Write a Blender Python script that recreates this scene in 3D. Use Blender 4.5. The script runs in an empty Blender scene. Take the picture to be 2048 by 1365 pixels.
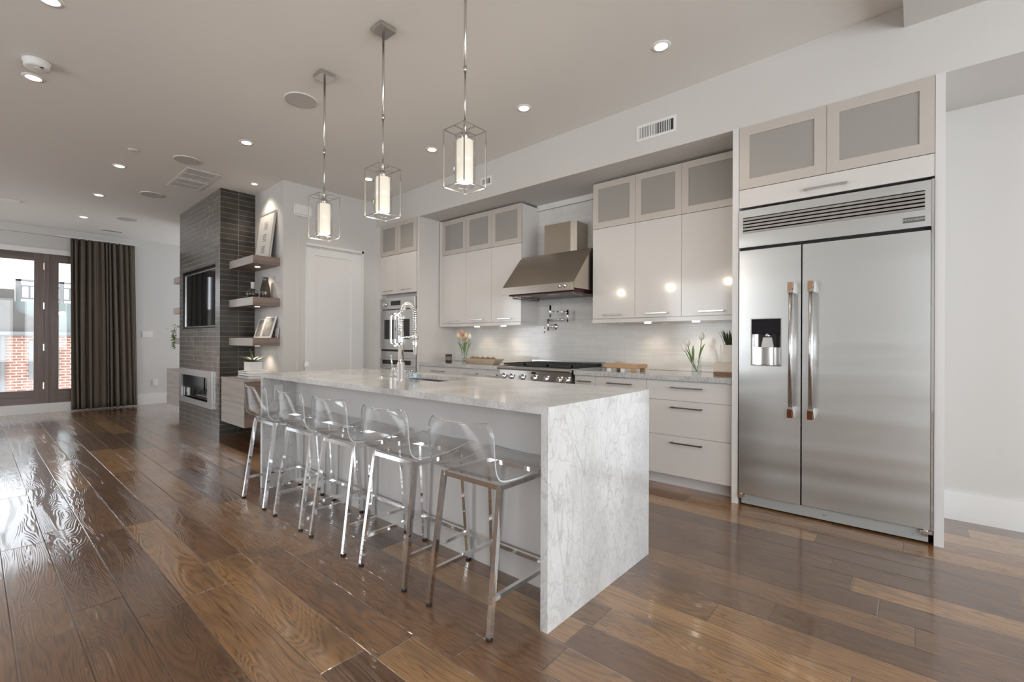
import bpy, bmesh, math, random
from mathutils import Vector, Matrix
random.seed(7)
PI = math.pi
sc = bpy.context.scene
col = sc.collection

# ---------------------------------------------------------------- camera
H = 1.183
yaw, pitch, roll = math.radians(40.7715), math.radians(-0.0044), math.radians(0.2316)
f = Vector((-math.sin(yaw), math.cos(yaw), 0)); r = Vector((math.cos(yaw), math.sin(yaw), 0)); u = Vector((0, 0, 1))
f2 = f*math.cos(pitch) + u*math.sin(pitch); u2 = -f*math.sin(pitch) + u*math.cos(pitch)
r3 = r*math.cos(roll) + u2*math.sin(roll); u3 = -r*math.sin(roll) + u2*math.cos(roll)
M = Matrix((r3, u3, -f2)).transposed().to_4x4(); M.translation = Vector((0, 0, H))
cd = bpy.data.cameras.new('camera'); cam = bpy.data.objects.new('camera', cd); col.objects.link(cam)
cam.matrix_world = M; cd.sensor_width = 36; cd.lens = 933.63/2048*36; cd.clip_start = .02; cd.clip_end = 200
sc.camera = cam

# ---------------------------------------------------------------- view, sky, daylight
sc.view_settings.view_transform = 'Standard'; sc.view_settings.look = 'None'
sc.view_settings.gamma = 1; sc.view_settings.exposure = 0.0; sc.view_settings.use_curve_mapping = False
sc.cycles.max_bounces = 10; sc.cycles.diffuse_bounces = 5; sc.cycles.glossy_bounces = 5
sc.cycles.transparent_max_bounces = 24; sc.cycles.caustics_reflective = False; sc.cycles.caustics_refractive = False
sc.cycles.sample_clamp_indirect = 4
w = bpy.data.worlds.new('world'); sc.world = w; w.use_nodes = True
bg = w.node_tree.nodes['Background']; bg.inputs[0].default_value = (.88, .93, 1, 1); bg.inputs[1].default_value = 3.4

def area(name, loc, rot, sx, sy, power, color=(1, 1, 1)):
    l = bpy.data.lights.new(name, 'AREA'); l.shape = 'RECTANGLE'; l.size = sx; l.size_y = sy; l.energy = power; l.color = color
    o = bpy.data.objects.new(name, l); o.location = loc; o.rotation_euler = rot; col.objects.link(o); return o
def spot(name, loc, power, size=2.2, blend=.8, color=(1, .83, .64), rad=.03, rot=(0, 0, 0)):
    l = bpy.data.lights.new(name, 'SPOT'); l.energy = power; l.spot_size = size; l.spot_blend = blend; l.color = color; l.shadow_soft_size = rad
    o = bpy.data.objects.new(name, l); o.location = loc; o.rotation_euler = rot; col.objects.link(o); return o
# daylight through the windows of the wall behind the camera and of the right end wall
DAY = (.95, .98, 1)
for x in (2.6,):
    area('window_daylight', (x, -3.42, 1.5), (PI/2, 0, 0), 1.4, 2.3, 42, DAY)
for y in (-2.0, .1, 2.2):
    area('window_daylight', (3.42, y, 1.5), (0, PI/2, 0), 2.3, 1.8, 52, DAY)
for x in (-9.5, -4.0):
    area('window_daylight', (x, -3.42, 1.5), (PI/2, 0, 0), 1.4, 2.3, 42, DAY)

# ---------------------------------------------------------------- materials
MATS = {}
def nodes(name):
    m = bpy.data.materials.new(name); m.use_nodes = True; nt = m.node_tree
    return m, nt, nt.nodes, nt.links, nt.nodes['Principled BSDF']
def mat(name, c, rough=.5, metal=0, coat=0, emit=None, es=0, bump=0, bscale=200, ior=1.45, var=0):
    m, nt, N, L, b = nodes(name)
    b.inputs['Base Color'].default_value = (*c, 1); b.inputs['Roughness'].default_value = rough
    b.inputs['Metallic'].default_value = metal; b.inputs['Coat Weight'].default_value = coat; b.inputs['Coat Roughness'].default_value = .05
    b.inputs['IOR'].default_value = ior
    if emit: b.inputs['Emission Color'].default_value = (*emit, 1); b.inputs['Emission Strength'].default_value = es
    tc = N.new('ShaderNodeTexCoord'); n = N.new('ShaderNodeTexNoise'); n.inputs['Scale'].default_value = bscale; n.inputs['Detail'].default_value = 4
    L.new(tc.outputs['Object'], n.inputs['Vector'])
    if bump:
        bp = N.new('ShaderNodeBump'); bp.inputs['Strength'].default_value = bump; bp.inputs['Distance'].default_value = .002
        L.new(n.outputs[0], bp.inputs['Height']); L.new(bp.outputs[0], b.inputs['Normal'])
    mx = N.new('ShaderNodeMix'); mx.data_type = 'RGBA'; v = var or .03
    mx.inputs[6].default_value = (*[x*(1-v) for x in c], 1); mx.inputs[7].default_value = (*[min(1, x*(1+v)) for x in c], 1)
    L.new(n.outputs[0], mx.inputs[0]); L.new(mx.outputs[2], b.inputs['Base Color'])
    MATS[name] = m; return m
def mapping(N, L, scale, src='Object'):
    tc = N.new('ShaderNodeTexCoord'); mp = N.new('ShaderNodeMapping'); mp.inputs['Scale'].default_value = scale
    L.new(tc.outputs[src], mp.inputs['Vector']); return mp.outputs[0]
def math_(N, L, op, a, b=None, c=None):
    n = N.new('ShaderNodeMath'); n.operation = op
    for i, v in enumerate((a, b, c)):
        if v is None: continue
        if isinstance(v, (int, float)): n.inputs[i].default_value = v
        else: L.new(v, n.inputs[i])
    return n.outputs[0]
def ramp(N, L, src, stops):
    n = N.new('ShaderNodeValToRGB'); e = n.color_ramp.elements
    while len(e) < len(stops): e.new(.5)
    for el, (p, c) in zip(e, stops): el.position = p; el.color = (*c, 1) if len(c) == 3 else c
    L.new(src, n.inputs[0]); return n.outputs[0]
def mixc(N, L, fac, a, b, blend='MIX'):
    n = N.new('ShaderNodeMix'); n.data_type = 'RGBA'; n.blend_type = blend
    for i, v in ((0, fac), (6, a), (7, b)):
        if isinstance(v, (int, float)): n.inputs[i].default_value = v
        elif isinstance(v, tuple): n.inputs[i].default_value = (*v, 1)
        else: L.new(v, n.inputs[i])
    return n.outputs[2]
def clear(name, tint=(.97, .98, .98), base=.04, rough=.01, gain=1.0):
    m = bpy.data.materials.new(name); m.use_nodes = True; nt = m.node_tree; N = nt.nodes; L = nt.links
    N.remove(N['Principled BSDF']); out = N['Material Output']
    t = N.new('ShaderNodeBsdfTransparent'); t.inputs[0].default_value = (*tint, 1)
    g = N.new('ShaderNodeBsdfGlossy'); g.inputs['Roughness'].default_value = rough
    fr = N.new('ShaderNodeLayerWeight'); fr.inputs[0].default_value = .5
    a = math_(N, L, 'MULTIPLY_ADD', math_(N, L, 'POWER', fr.outputs['Facing'], 4.5), .75*gain, base)
    mx = N.new('ShaderNodeMixShader'); L.new(a, mx.inputs[0]); L.new(t.outputs[0], mx.inputs[1]); L.new(g.outputs[0], mx.inputs[2])
    L.new(mx.outputs[0], out.inputs[0]); MATS[name] = m; return m
def brushed(name, c, rough, axis, strength=.02, wave=(1.3, 1.3, 2.6), wd=.02):
    m, nt, N, L, b = nodes(name)
    b.inputs['Metallic'].default_value = 1; b.inputs['Roughness'].default_value = rough
    s = [3, 3, 3]; 
    for i in range(3):
        if i != axis: s[i] = 300
    n = N.new('ShaderNodeTexNoise'); n.inputs['Scale'].default_value = 1; n.inputs['Detail'].default_value = 3
    L.new(mapping(N, L, s), n.inputs['Vector'])
    L.new(mixc(N, L, n.outputs[0], tuple(x*.985 for x in c), tuple(min(1, x*1.015) for x in c)), b.inputs['Base Color'])
    rr = math_(N, L, 'MULTIPLY_ADD', n.outputs[0], .04, rough - .02); L.new(rr, b.inputs['Roughness'])
    n2 = N.new('ShaderNodeTexNoise'); n2.inputs['Scale'].default_value = 1; n2.inputs['Detail'].default_value = 1
    L.new(mapping(N, L, wave), n2.inputs['Vector'])
    b1 = N.new('ShaderNodeBump'); b1.inputs['Strength'].default_value = .35; b1.inputs['Distance'].default_value = wd
    L.new(n2.outputs[0], b1.inputs['Height'])
    bp = N.new('ShaderNodeBump'); bp.inputs['Strength'].default_value = strength; bp.inputs['Distance'].default_value = .0006
    L.new(n.outputs[0], bp.inputs['Height']); L.new(b1.outputs[0], bp.inputs['Normal']); L.new(bp.outputs[0], b.inputs['Normal'])
    MATS[name] = m; return m
def wood(name, c1, c2, axis=0, rough=.4, scale=1.0, coat=0):
    m, nt, N, L, b = nodes(name)
    s = [28*scale]*3; s[axis] = 1.6*scale
    n = N.new('ShaderNodeTexNoise'); n.inputs['Scale'].default_value = 1; n.inputs['Detail'].default_value = 8; n.inputs['Distortion'].default_value = .6
    L.new(mapping(N, L, s), n.inputs['Vector'])
    L.new(ramp(N, L, n.outputs[0], [(.3, c1), (.7, c2)]), b.inputs['Base Color']); b.inputs['Roughness'].default_value = rough
    b.inputs['Coat Weight'].default_value = coat
    MATS[name] = m; return m
def marble(name, base=(.72, .72, .715), k=1.0, dark=1.0):
    m, nt, N, L, b = nodes(name)
    v = mapping(N, L, (1, 1, .55))
    n0 = N.new('ShaderNodeTexNoise'); n0.inputs['Scale'].default_value = 5; n0.inputs['Detail'].default_value = 5; L.new(v, n0.inputs['Vector'])
    add = N.new('ShaderNodeMixRGB'); add.blend_type = 'ADD'; add.inputs[0].default_value = .30; L.new(v, add.inputs[1]); L.new(n0.outputs[1], add.inputs[2])
    n1 = N.new('ShaderNodeTexNoise'); n1.inputs['Scale'].default_value = 26; n1.inputs['Detail'].default_value = 3; L.new(v, n1.inputs['Vector'])
    add2 = N.new('ShaderNodeMixRGB'); add2.blend_type = 'ADD'; add2.inputs[0].default_value = .045; L.new(add.outputs[0], add2.inputs[1]); L.new(n1.outputs[1], add2.inputs[2]); add = add2
    def vor(s, w_, rnd=1):
        q = N.new('ShaderNodeTexVoronoi'); q.feature = 'DISTANCE_TO_EDGE'; q.inputs['Scale'].default_value = s; L.new(add.outputs[0], q.inputs['Vector'])
        return ramp(N, L, q.outputs['Distance'], [(0, (1, 1, 1)), (w_, (0, 0, 0))])
    patch = N.new('ShaderNodeTexNoise'); patch.inputs['Scale'].default_value = 3.2; patch.inputs['Detail'].default_value = 4; L.new(v, patch.inputs['Vector'])
    pm = ramp(N, L, patch.outputs[0], [(.38, (0, 0, 0)), (.62, (1, 1, 1))])
    c = mixc(N, L, pm, tuple(x*.78 for x in base), base)
    c = mixc(N, L, math_(N, L, 'MULTIPLY', vor(13*k, .055*dark), .42), c, (.40/dark, .40/dark, .40/dark))
    c = mixc(N, L, math_(N, L, 'MULTIPLY', vor(29, .10), math_(N, L, 'MULTIPLY', math_(N, L, 'SUBTRACT', 1.15, pm), .36)), c, (.40, .40, .40))
    n2 = N.new('ShaderNodeTexNoise'); n2.inputs['Scale'].default_value = 2.3; n2.inputs['Detail'].default_value = 7; n2.inputs['Distortion'].default_value = .9
    L.new(mapping(N, L, (1.5, 1.5, .5)), n2.inputs['Vector'])
    ridge = math_(N, L, 'ABSOLUTE', math_(N, L, 'SUBTRACT', n2.outputs[0], .5))
    rv = ramp(N, L, ridge, [(0, (1, 1, 1)), (.008, (0, 0, 0))])
    c = mixc(N, L, math_(N, L, 'MULTIPLY', rv, .45), c, (.36, .36, .36))
    L.new(c, b.inputs['Base Color']); b.inputs['Roughness'].default_value = .12
    MATS[name] = m; return m
def brick(name, axes, bw, bh, c1, c2, mortar, msize, offset=.5, rough=.5, noise=.25, bump=.4, shift=(0, 0), rvar=0):
    m, nt, N, L, b = nodes(name)
    tc = N.new('ShaderNodeTexCoord'); sp = N.new('ShaderNodeSeparateXYZ'); L.new(tc.outputs['Object'], sp.inputs[0])
    cb = N.new('ShaderNodeCombineXYZ')
    L.new(math_(N, L, 'ADD', sp.outputs[axes[0]], shift[0]), cb.inputs[0]); L.new(math_(N, L, 'ADD', sp.outputs[axes[1]], shift[1]), cb.inputs[1])
    t = N.new('ShaderNodeTexBrick'); t.offset = offset; t.inputs['Scale'].default_value = 1; t.inputs['Brick Width'].default_value = bw; t.inputs['Row Height'].default_value = bh
    t.inputs['Mortar Size'].default_value = msize; t.inputs['Mortar Smooth'].default_value = .1
    t.inputs['Color1'].default_value = (*c1, 1); t.inputs['Color2'].default_value = (*c2, 1); t.inputs['Mortar'].default_value = (*mortar, 1)
    L.new(cb.outputs[0], t.inputs['Vector'])
    n = N.new('ShaderNodeTexNoise'); n.inputs['Scale'].default_value = 9; n.inputs['Detail'].default_value = 5; L.new(tc.outputs['Object'], n.inputs['Vector'])
    sh = ramp(N, L, n.outputs[0], [(.3, (1-noise,)*3), (.7, (1+noise,)*3)])
    c = mixc(N, L, 1.0, t.outputs['Color'], sh, 'MULTIPLY')
    c = mixc(N, L, t.outputs['Fac'], c, mortar)
    L.new(c, b.inputs['Base Color']); b.inputs['Roughness'].default_value = rough
    if rvar: L.new(math_(N, L, 'MULTIPLY_ADD', n.outputs[0], rvar, rough - rvar/2), b.inputs['Roughness'])
    if name == 'slate_tile_front': b.inputs['IOR'].default_value = 2.1
    bp = N.new('ShaderNodeBump'); bp.inputs['Strength'].default_value = bump; bp.inputs['Distance'].default_value = .002; bp.invert = True
    L.new(t.outputs['Fac'], bp.inputs['Height']); L.new(bp.outputs[0], b.inputs['Normal'])
    MATS[name] = m; return m
def floor_material():
    m, nt, N, L, b = nodes('oak_floor')
    tc = N.new('ShaderNodeTexCoord'); sp = N.new('ShaderNodeSeparateXYZ'); L.new(tc.outputs['Object'], sp.inputs[0])
    X, Y = sp.outputs[0], sp.outputs[1]
    ry = math_(N, L, 'DIVIDE', math_(N, L, 'ADD', Y, 5.138), .175)
    row = math_(N, L, 'FLOOR', ry); fy = math_(N, L, 'FRACT', ry)
    wn = N.new('ShaderNodeTexWhiteNoise'); wn.noise_dimensions = '1D'; L.new(row, wn.inputs['W'])
    rx = math_(N, L, 'DIVIDE', math_(N, L, 'ADD', X, math_(N, L, 'MULTIPLY_ADD', wn.outputs['Value'], 9.7, 30)), 1.25)
    cx = math_(N, L, 'FLOOR', rx); fx = math_(N, L, 'FRACT', rx)
    w2 = N.new('ShaderNodeTexWhiteNoise'); w2.noise_dimensions = '2D'; cb = N.new('ShaderNodeCombineXYZ'); L.new(row, cb.inputs[0]); L.new(cx, cb.inputs[1]); L.new(cb.outputs[0], w2.inputs['Vector'])
    idv = w2.outputs['Value']
    off = N.new('ShaderNodeCombineXYZ'); L.new(math_(N, L, 'MULTIPLY_ADD', idv, 37, X), off.inputs[0]); L.new(Y, off.inputs[1]); L.new(math_(N, L, 'MULTIPLY', idv, 19), off.inputs[2])
    def nz(scale, detail, dist=0):
        mp = N.new('ShaderNodeMapping'); mp.inputs['Scale'].default_value = scale; L.new(off.outputs[0], mp.inputs['Vector'])
        n = N.new('ShaderNodeTexNoise'); n.inputs['Scale'].default_value = 1; n.inputs['Detail'].default_value = detail; n.inputs['Distortion'].default_value = dist
        L.new(mp.outputs[0], n.inputs['Vector']); return n.outputs[0]
    low = nz((.75, 5.5, 1), 2.2, .55)
    rings = math_(N, L, 'MULTIPLY_ADD', math_(N, L, 'SINE', math_(N, L, 'MULTIPLY', low, 210)), .5, .5)
    fine = nz((3.5, 190, 1), 5)
    blotch = nz((3, 6, 1), 4, .3)
    tone = ramp(N, L, idv, [(0, (.085, .038, .014)), (.4, (.135, .062, .022)), (.75, (.20, .098, .036)), (1, (.32, .175, .070))])
    g = math_(N, L, 'MULTIPLY_ADD', rings, .30, math_(N, L, 'MULTIPLY', fine, 1.0))
    gr = ramp(N, L, g, [(.30, (.48, .44, .40)), (.72, (1.25, 1.25, 1.25))])
    c = mixc(N, L, 1.0, tone, gr, 'MULTIPLY')
    c = mixc(N, L, math_(N, L, 'MULTIPLY', ramp(N, L, blotch, [(.5, (0, 0, 0)), (.75, (1, 1, 1))]), .5), c, (.030, .014, .008))
    ey = math_(N, L, 'MINIMUM', fy, math_(N, L, 'SUBTRACT', 1, fy)); ex = math_(N, L, 'MINIMUM', fx, math_(N, L, 'SUBTRACT', 1, fx))
    e = math_(N, L, 'MINIMUM', math_(N, L, 'MULTIPLY', ey, .175), math_(N, L, 'MULTIPLY', ex, 1.25))
    seam = ramp(N, L, e, [(0, (1, 1, 1)), (.0022, (0, 0, 0))])
    c = mixc(N, L, math_(N, L, 'MULTIPLY', seam, .6), c, (.02, .010, .006))
    L.new(c, b.inputs['Base Color'])
    L.new(math_(N, L, 'MULTIPLY_ADD', fine, .15, .22), b.inputs['Roughness'])
    b.inputs['Coat Weight'].default_value = 1; b.inputs['Coat IOR'].default_value = 1.65; b.inputs['Coat Roughness'].default_value = .09; b.inputs['IOR'].default_value = 1.55
    hgt = math_(N, L, 'SUBTRACT', math_(N, L, 'MULTIPLY_ADD', rings, .22, math_(N, L, 'MULTIPLY', low, .8)), math_(N, L, 'MULTIPLY', seam, .9))
    bp = N.new('ShaderNodeBump'); bp.inputs['Strength'].default_value = .5; bp.inputs['Distance'].default_value = .002
    L.new(hgt, bp.inputs['Height']); L.new(bp.outputs[0], b.inputs['Normal']); L.new(bp.outputs[0], b.inputs['Coat Normal'])
    MATS['oak_floor'] = m; return m

paint = mat('white_wall_paint', (.605, .592, .572), .6)
ceilp = mat('ceiling_paint', (.76, .745, .71), .8)
trimw = mat('white_trim_paint', (.76, .76, .75), .35)
gloss = mat('gloss_white_lacquer', (.655, .632, .608), .16, coat=.3)
satin = mat('satin_white_panel', (.68, .67, .665), .3)
champ = mat('champagne_aluminium', (.57, .525, .48), .42, metal=.3)
frost = mat('frosted_cabinet_glass', (.335, .32, .295), .42)
gapm = mat('shadow_gap', (.03, .03, .03), .8)
chrome = mat('polished_chrome', (.86, .86, .86), .05, metal=1)
nickel = mat('satin_nickel', (.62, .60, .57), .25, metal=1)
darkbar = mat('dark_steel_pull', (.35, .34, .33), .25, metal=1)
steel = brushed('brushed_steel_door', (.74, .76, .76), .30, 0, wave=(.5, .5, 5), wd=.03)
steelv = brushed('brushed_steel_vertical', (.50, .44, .375), .26, 0)  # brown tint puts the dark floor's reflection into the steel colour
steelp = mat('plain_steel', (.62, .61, .60), .22, metal=1)
black = mat('black_plastic', (.01, .01, .012), .25)
iron = mat('black_cast_iron', (.02, .02, .02), .5, bump=.3)
glassk = mat('black_glass', (.012, .012, .016), .04)
rubber = mat('black_rubber', (.015, .015, .015), .6)
floor_tan = mat('polished_bronze_cap', (.50, .31, .19), .3, metal=.8)  # steel cap face coloured tan for the reflected wood floor
marb = marble('white_quartzite'); marb2 = marble('grey_granite', (.58, .58, .58), 2.6, 2.4)
acry = clear('clear_acrylic', (.99, .993, .993), .055, .015, 1.1); acre = mat('acrylic_edge', (.62, .64, .64), .15)
glass = clear('clear_glass', (.97, .985, .98), .05); winglass = clear('window_glass', (.98, .99, .99), .04)
vglass = clear('vase_glass', (.93, .95, .94), .07); smoke = clear('smoked_glass', (.30, .27, .24), .07)
shade = mat('frosted_lamp_glass', (.45, .43, .40), .5, emit=(1, .86, .70), es=.62)
glow = mat('lamp_disc', (1, .9, .8), .5, emit=(1, .87, .72), es=6)
glow2 = mat('small_lamp_disc', (1, .9, .8), .5, emit=(1, .87, .72), es=4)
tileF = brick('slate_tile_front', (0, 2), .394, .0645, (.15, .14, .125), (.115, .108, .098), (.34, .33, .31), .0016, 0, .22, .24, .2, (.06, 0), 0)  # same slate as the side, lightened to carry the windows' reflected sheen
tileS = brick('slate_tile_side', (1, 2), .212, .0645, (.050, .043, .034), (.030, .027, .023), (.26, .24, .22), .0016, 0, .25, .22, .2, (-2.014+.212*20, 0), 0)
splash = brick('glass_mosaic', (0, 2), .30, .021, (.66, .655, .64), (.71, .705, .69), (.60, .595, .585), .0012, .37, .10, .04, .25)
redbrick = brick('red_brick', (1, 2), .21, .075, (.36, .175, .125), (.30, .135, .095), (.50, .43, .37), .012, .5, .8, .2, .6)
dwood = wood('dark_door_wood', (.085, .055, .045), (.17, .115, .095), 2, .35, .8)
dwoody = wood('dark_door_rail_wood', (.085, .055, .045), (.17, .115, .095), 1, .35, .8)
gwood = wood('grey_oak_laminate', (.33, .295, .265), (.46, .42, .385), 0, .4, .8)
swoodf = wood('grey_brown_shelf_front', (.36, .32, .29), (.52, .47, .43), 0, .35, 1)
swood = wood('walnut_grain_side', (.13, .095, .075), (.24, .185, .155), 1, .4, .8)
bwood = wood('light_board_wood', (.36, .20, .10), (.55, .36, .21), 0, .45, 1)
twood = wood('pale_dough_bowl_wood', (.42, .33, .24), (.60, .50, .39), 0, .6, 1)
cloth = mat('charcoal_brown_curtain', (.105, .086, .066), .85, bump=.3, bscale=600, var=.15)
green = mat('leaf_green', (.10, .17, .06), .5, var=.25); pale = mat('variegated_leaf', (.42, .46, .33), .5, var=.2); stemg = mat('tulip_green', (.16, .26, .09), .5, var=.2)
dkgreen = mat('dark_grass', (.045, .065, .03), .6, var=.4)
petw = mat('white_petal', (.85, .82, .76), .5); pety = mat('yellow_petal', (.80, .62, .32), .5, var=.2); peto = mat('coral_petal', (.66, .30, .20), .5, var=.2)
cer = mat('white_ceramic', (.78, .77, .75), .35); cream = mat('cream_ceramic', (.70, .62, .53), .4); amber = mat('brown_glaze', (.20, .10, .04), .3)
paper = mat('print_paper', (.62, .60, .57), .6); ink = mat('print_ink', (.12, .12, .12), .7); photo = mat('grey_photograph', (.30, .29, .27), .4, bscale=14, var=.9)
silver = mat('silver_frame', (.62, .58, .54), .3, metal=.6); whitef = mat('white_frame', (.80, .78, .74), .4)
blue = clear('blue_liquid', (.80, .88, .95), .06); conc = mat('burner_stone', (.5, .5, .48), .7)
grille = mat('vent_metal', (.72, .70, .67), .5); speaker = mat('speaker_mesh', (.50, .48, .46), .8); plastic = mat('white_plastic', (.76, .76, .75), .4)
roofm = mat('grey_green_roof', (.20, .225, .215), .8, bscale=2, var=.15); stucco = mat('brown_stucco', (.115, .105, .095), .9, bscale=3, var=.2); railw = mat('weathered_white_rail', (.22, .22, .215), .8)
candle = mat('dark_candle_glass', (.045, .040, .038), .1); bread = mat('brown_seed_heads', (.22, .16, .09), .8, bump=.8, bscale=90, var=.4)
bookw = mat('white_book_cover', (.74, .73, .72), .5); bookg = mat('grey_book_cover', (.42, .42, .43), .5); bookp = mat('book_pages', (.80, .79, .76), .8, bscale=500)
floorm = floor_material()

# ---------------------------------------------------------------- mesh helpers
class MB:
    def __init__(s): s.bm = bmesh.new(); s.mi = 0
    def _new(s, vs, fs, smooth=False):
        V = [s.bm.verts.new(v) for v in vs]
        for q in fs:
            try:
                fc = s.bm.faces.new([V[i] for i in q]); fc.material_index = s.mi; fc.smooth = smooth
            except ValueError: pass
        return V
    def box(s, x0, x1, y0, y1, z0, z1, bev=0):
        x0, x1 = sorted((x0, x1)); y0, y1 = sorted((y0, y1)); z0, z1 = sorted((z0, z1))
        vs = [(x, y, z) for x in (x0, x1) for y in (y0, y1) for z in (z0, z1)]
        V = s._new(vs, [(0, 1, 3, 2), (4, 6, 7, 5), (0, 4, 5, 1), (2, 3, 7, 6), (0, 2, 6, 4), (1, 5, 7, 3)])
        if bev:
            es = {e for v in V for e in v.link_edges}
            bmesh.ops.bevel(s.bm, geom=list(es), offset=bev, segments=2, affect='EDGES', material=s.mi)
        return s
    def prism(s, pts, axis, a, b):
        # pts: 2D outline in the two other axes (in x,y,z order)
        def P(p, t):
            q = list(p); q.insert(axis, t); return tuple(q)
        n = len(pts); vs = [P(p, a) for p in pts] + [P(p, b) for p in pts]
        s._new(vs, [tuple(range(n)), tuple(range(2*n-1, n-1, -1))] + [(i, i+n, (i+1) % n + n, (i+1) % n) for i in range(n)])
        return s
    def lathe(s, prof, c, n=24, axis=2, smooth=True, cap=True):
        vs, fs = [], []
        for (rr, h) in prof:
            for i in range(n):
                a = 2*PI*i/n; p = [rr*math.cos(a), rr*math.sin(a)]; p.insert(axis, h); vs.append(tuple(p[k]+c[k] for k in range(3)))
        for j in range(len(prof)-1):
            for i in range(n): fs.append((j*n+i, j*n+(i+1) % n, (j+1)*n+(i+1) % n, (j+1)*n+i))
        s._new(vs, fs, smooth)
        if cap:
            for j in (0, len(prof)-1):
                if prof[j][0] > 1e-5: s._new(vs[j*n:(j+1)*n], [tuple(range(n))])
        return s
    def cyl(s, c, rr, h0, h1, n=20, axis=2):
        q = list(c); q[axis] = 0; return s.lathe([(rr, h0), (rr, h1)], q, n, axis)
    def tube(s, pts, rad, n=8, closed=False, square=False, smooth=True):
        pts = [Vector(p) for p in pts]; m = len(pts); k = 4 if square else n; vs, fs = [], []
        up = Vector((0, 0, 1)); prev = None
        for i, p in enumerate(pts):
            a = pts[(i-1) % m] if (closed or i) else p; b = pts[(i+1) % m] if (closed or i < m-1) else p
            t = (b-a).normalized()
            ref = prev if prev is not None else (up if abs(t.z) < .9 else Vector((0, 1, 0)))
            x = ref - t*ref.dot(t)
            if x.length < 1e-4: x = Vector((1, 0, 0)) - t*t.x
            x.normalize(); y = t.cross(x); prev = x
            rr = rad[i] if isinstance(rad, (list, tuple)) else rad
            for j in range(k):
                an = 2*PI*j/k + (PI/4 if square else 0); q = rr*(math.sqrt(2) if square else 1)
                vs.append(tuple(p + x*math.cos(an)*q + y*math.sin(an)*q))
        for i in range(m if closed else m-1):
            for j in range(k):
                a = i*k+j; b2 = i*k+(j+1) % k; c = ((i+1) % m)*k+(j+1) % k; d = ((i+1) % m)*k+j; fs.append((a, b2, c, d))
        if not closed: fs += [tuple(range(k)), tuple(range((m-1)*k, m*k))]
        s._new(vs, fs, smooth and not square); return s
    def frame(s, x0, x1, z0, z1, w_, y0, y1):   # rectangular frame in the xz plane
        s.box(x0, x0+w_, y0, y1, z0, z1); s.box(x1-w_, x1, y0, y1, z0, z1)
        s.box(x0+w_, x1-w_, y0, y1, z0, z0+w_); s.box(x0+w_, x1-w_, y0, y1, z1-w_, z1); return s
    def blob(s, c, rx, ry, rz, n=12, m=8):
        prof = [(math.sin(PI*j/m), -math.cos(PI*j/m)) for j in range(m+1)]
        vs, fs = [], []
        for (a, h) in prof:
            for i in range(n):
                t = 2*PI*i/n; vs.append((c[0]+rx*a*math.cos(t), c[1]+ry*a*math.sin(t), c[2]+rz*h))
        for j in range(m):
            for i in range(n): fs.append((j*n+i, j*n+(i+1) % n, (j+1)*n+(i+1) % n, (j+1)*n+i))
        s._new(vs, fs, True); return s
    def grid(s, fn, nu, nv, smooth=True):
        vs = [fn(i/nu, j/nv) for j in range(nv+1) for i in range(nu+1)]; w_ = nu+1
        s._new(vs, [(j*w_+i, j*w_+i+1, (j+1)*w_+i+1, (j+1)*w_+i) for j in range(nv) for i in range(nu)], smooth); return s

ORG = {}
def link(name, mb, m, parent=None, loc=None):
    me = bpy.data.meshes.new(name)
    bmesh.ops.remove_doubles(mb.bm, verts=mb.bm.verts, dist=1e-6)
    bmesh.ops.recalc_face_normals(mb.bm, faces=mb.bm.faces)
    org = ORG[parent] if parent else Vector(loc or (0, 0, 0))
    bmesh.ops.translate(mb.bm, verts=mb.bm.verts, vec=-org)
    mb.bm.to_mesh(me); mb.bm.free()
    for x in (m if isinstance(m, (list, tuple)) else [m]): me.materials.append(x)
    o = bpy.data.objects.new(name, me); col.objects.link(o)
    if parent: o.parent = parent
    else: o.location = org
    ORG[o] = org; return o
def tag(o, label, cat, group=None, kind=None):
    o['label'] = label; o['category'] = cat
    if group: o['group'] = group
    if kind: o['kind'] = kind
    return o
def thing(name, label, cat, loc=(0, 0, 0), group=None):
    o = bpy.data.objects.new(name, None); col.objects.link(o); o.location = loc; o.empty_display_size = .1
    ORG[o] = Vector(loc); return tag(o, label, cat, group)
def struct(name, mb, m, label=None, parent=None):
    o = link(name, mb, m, parent)
    if not parent: o['kind'] = 'structure'
    if label: o['label'] = label
    return o
def sempty(name, label, loc=(0, 0, 0)):
    o = bpy.data.objects.new(name, None); col.objects.link(o); o.location = loc; o.empty_display_size = .1
    ORG[o] = Vector(loc); o['kind'] = 'structure'; o['label'] = label; return o
def dup(root, delta, label):
    c = root.copy(); col.objects.link(c); c.location = root.location + Vector(delta); c['label'] = label
    for ch in list(root.children):
        d = ch.copy(); col.objects.link(d); d.parent = c
        for g in list(ch.children):
            e = g.copy(); col.objects.link(e); e.parent = d
    return c
def text(name, s, size, m, parent, loc, rot, extr=.0006):
    cu = bpy.data.curves.new(name, 'FONT'); cu.body = s; cu.size = size; cu.extrude = extr; cu.align_x = 'CENTER'; cu.align_y = 'CENTER'
    tmp = bpy.data.objects.new(name+'_c', cu); col.objects.link(tmp)
    bpy.context.view_layer.update()
    me = bpy.data.meshes.new_from_object(tmp.evaluated_get(bpy.context.evaluated_depsgraph_get())); bpy.data.objects.remove(tmp)
    me.transform(Matrix.Translation(Vector(loc)-ORG[parent]) @ Matrix.Rotation(rot[2], 4, 'Z') @ Matrix.Rotation(rot[0], 4, 'X'))
    me.materials.clear(); me.materials.append(m)
    o = bpy.data.objects.new(name, me); col.objects.link(o); o.parent = parent; ORG[o] = ORG[parent]; return o

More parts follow.
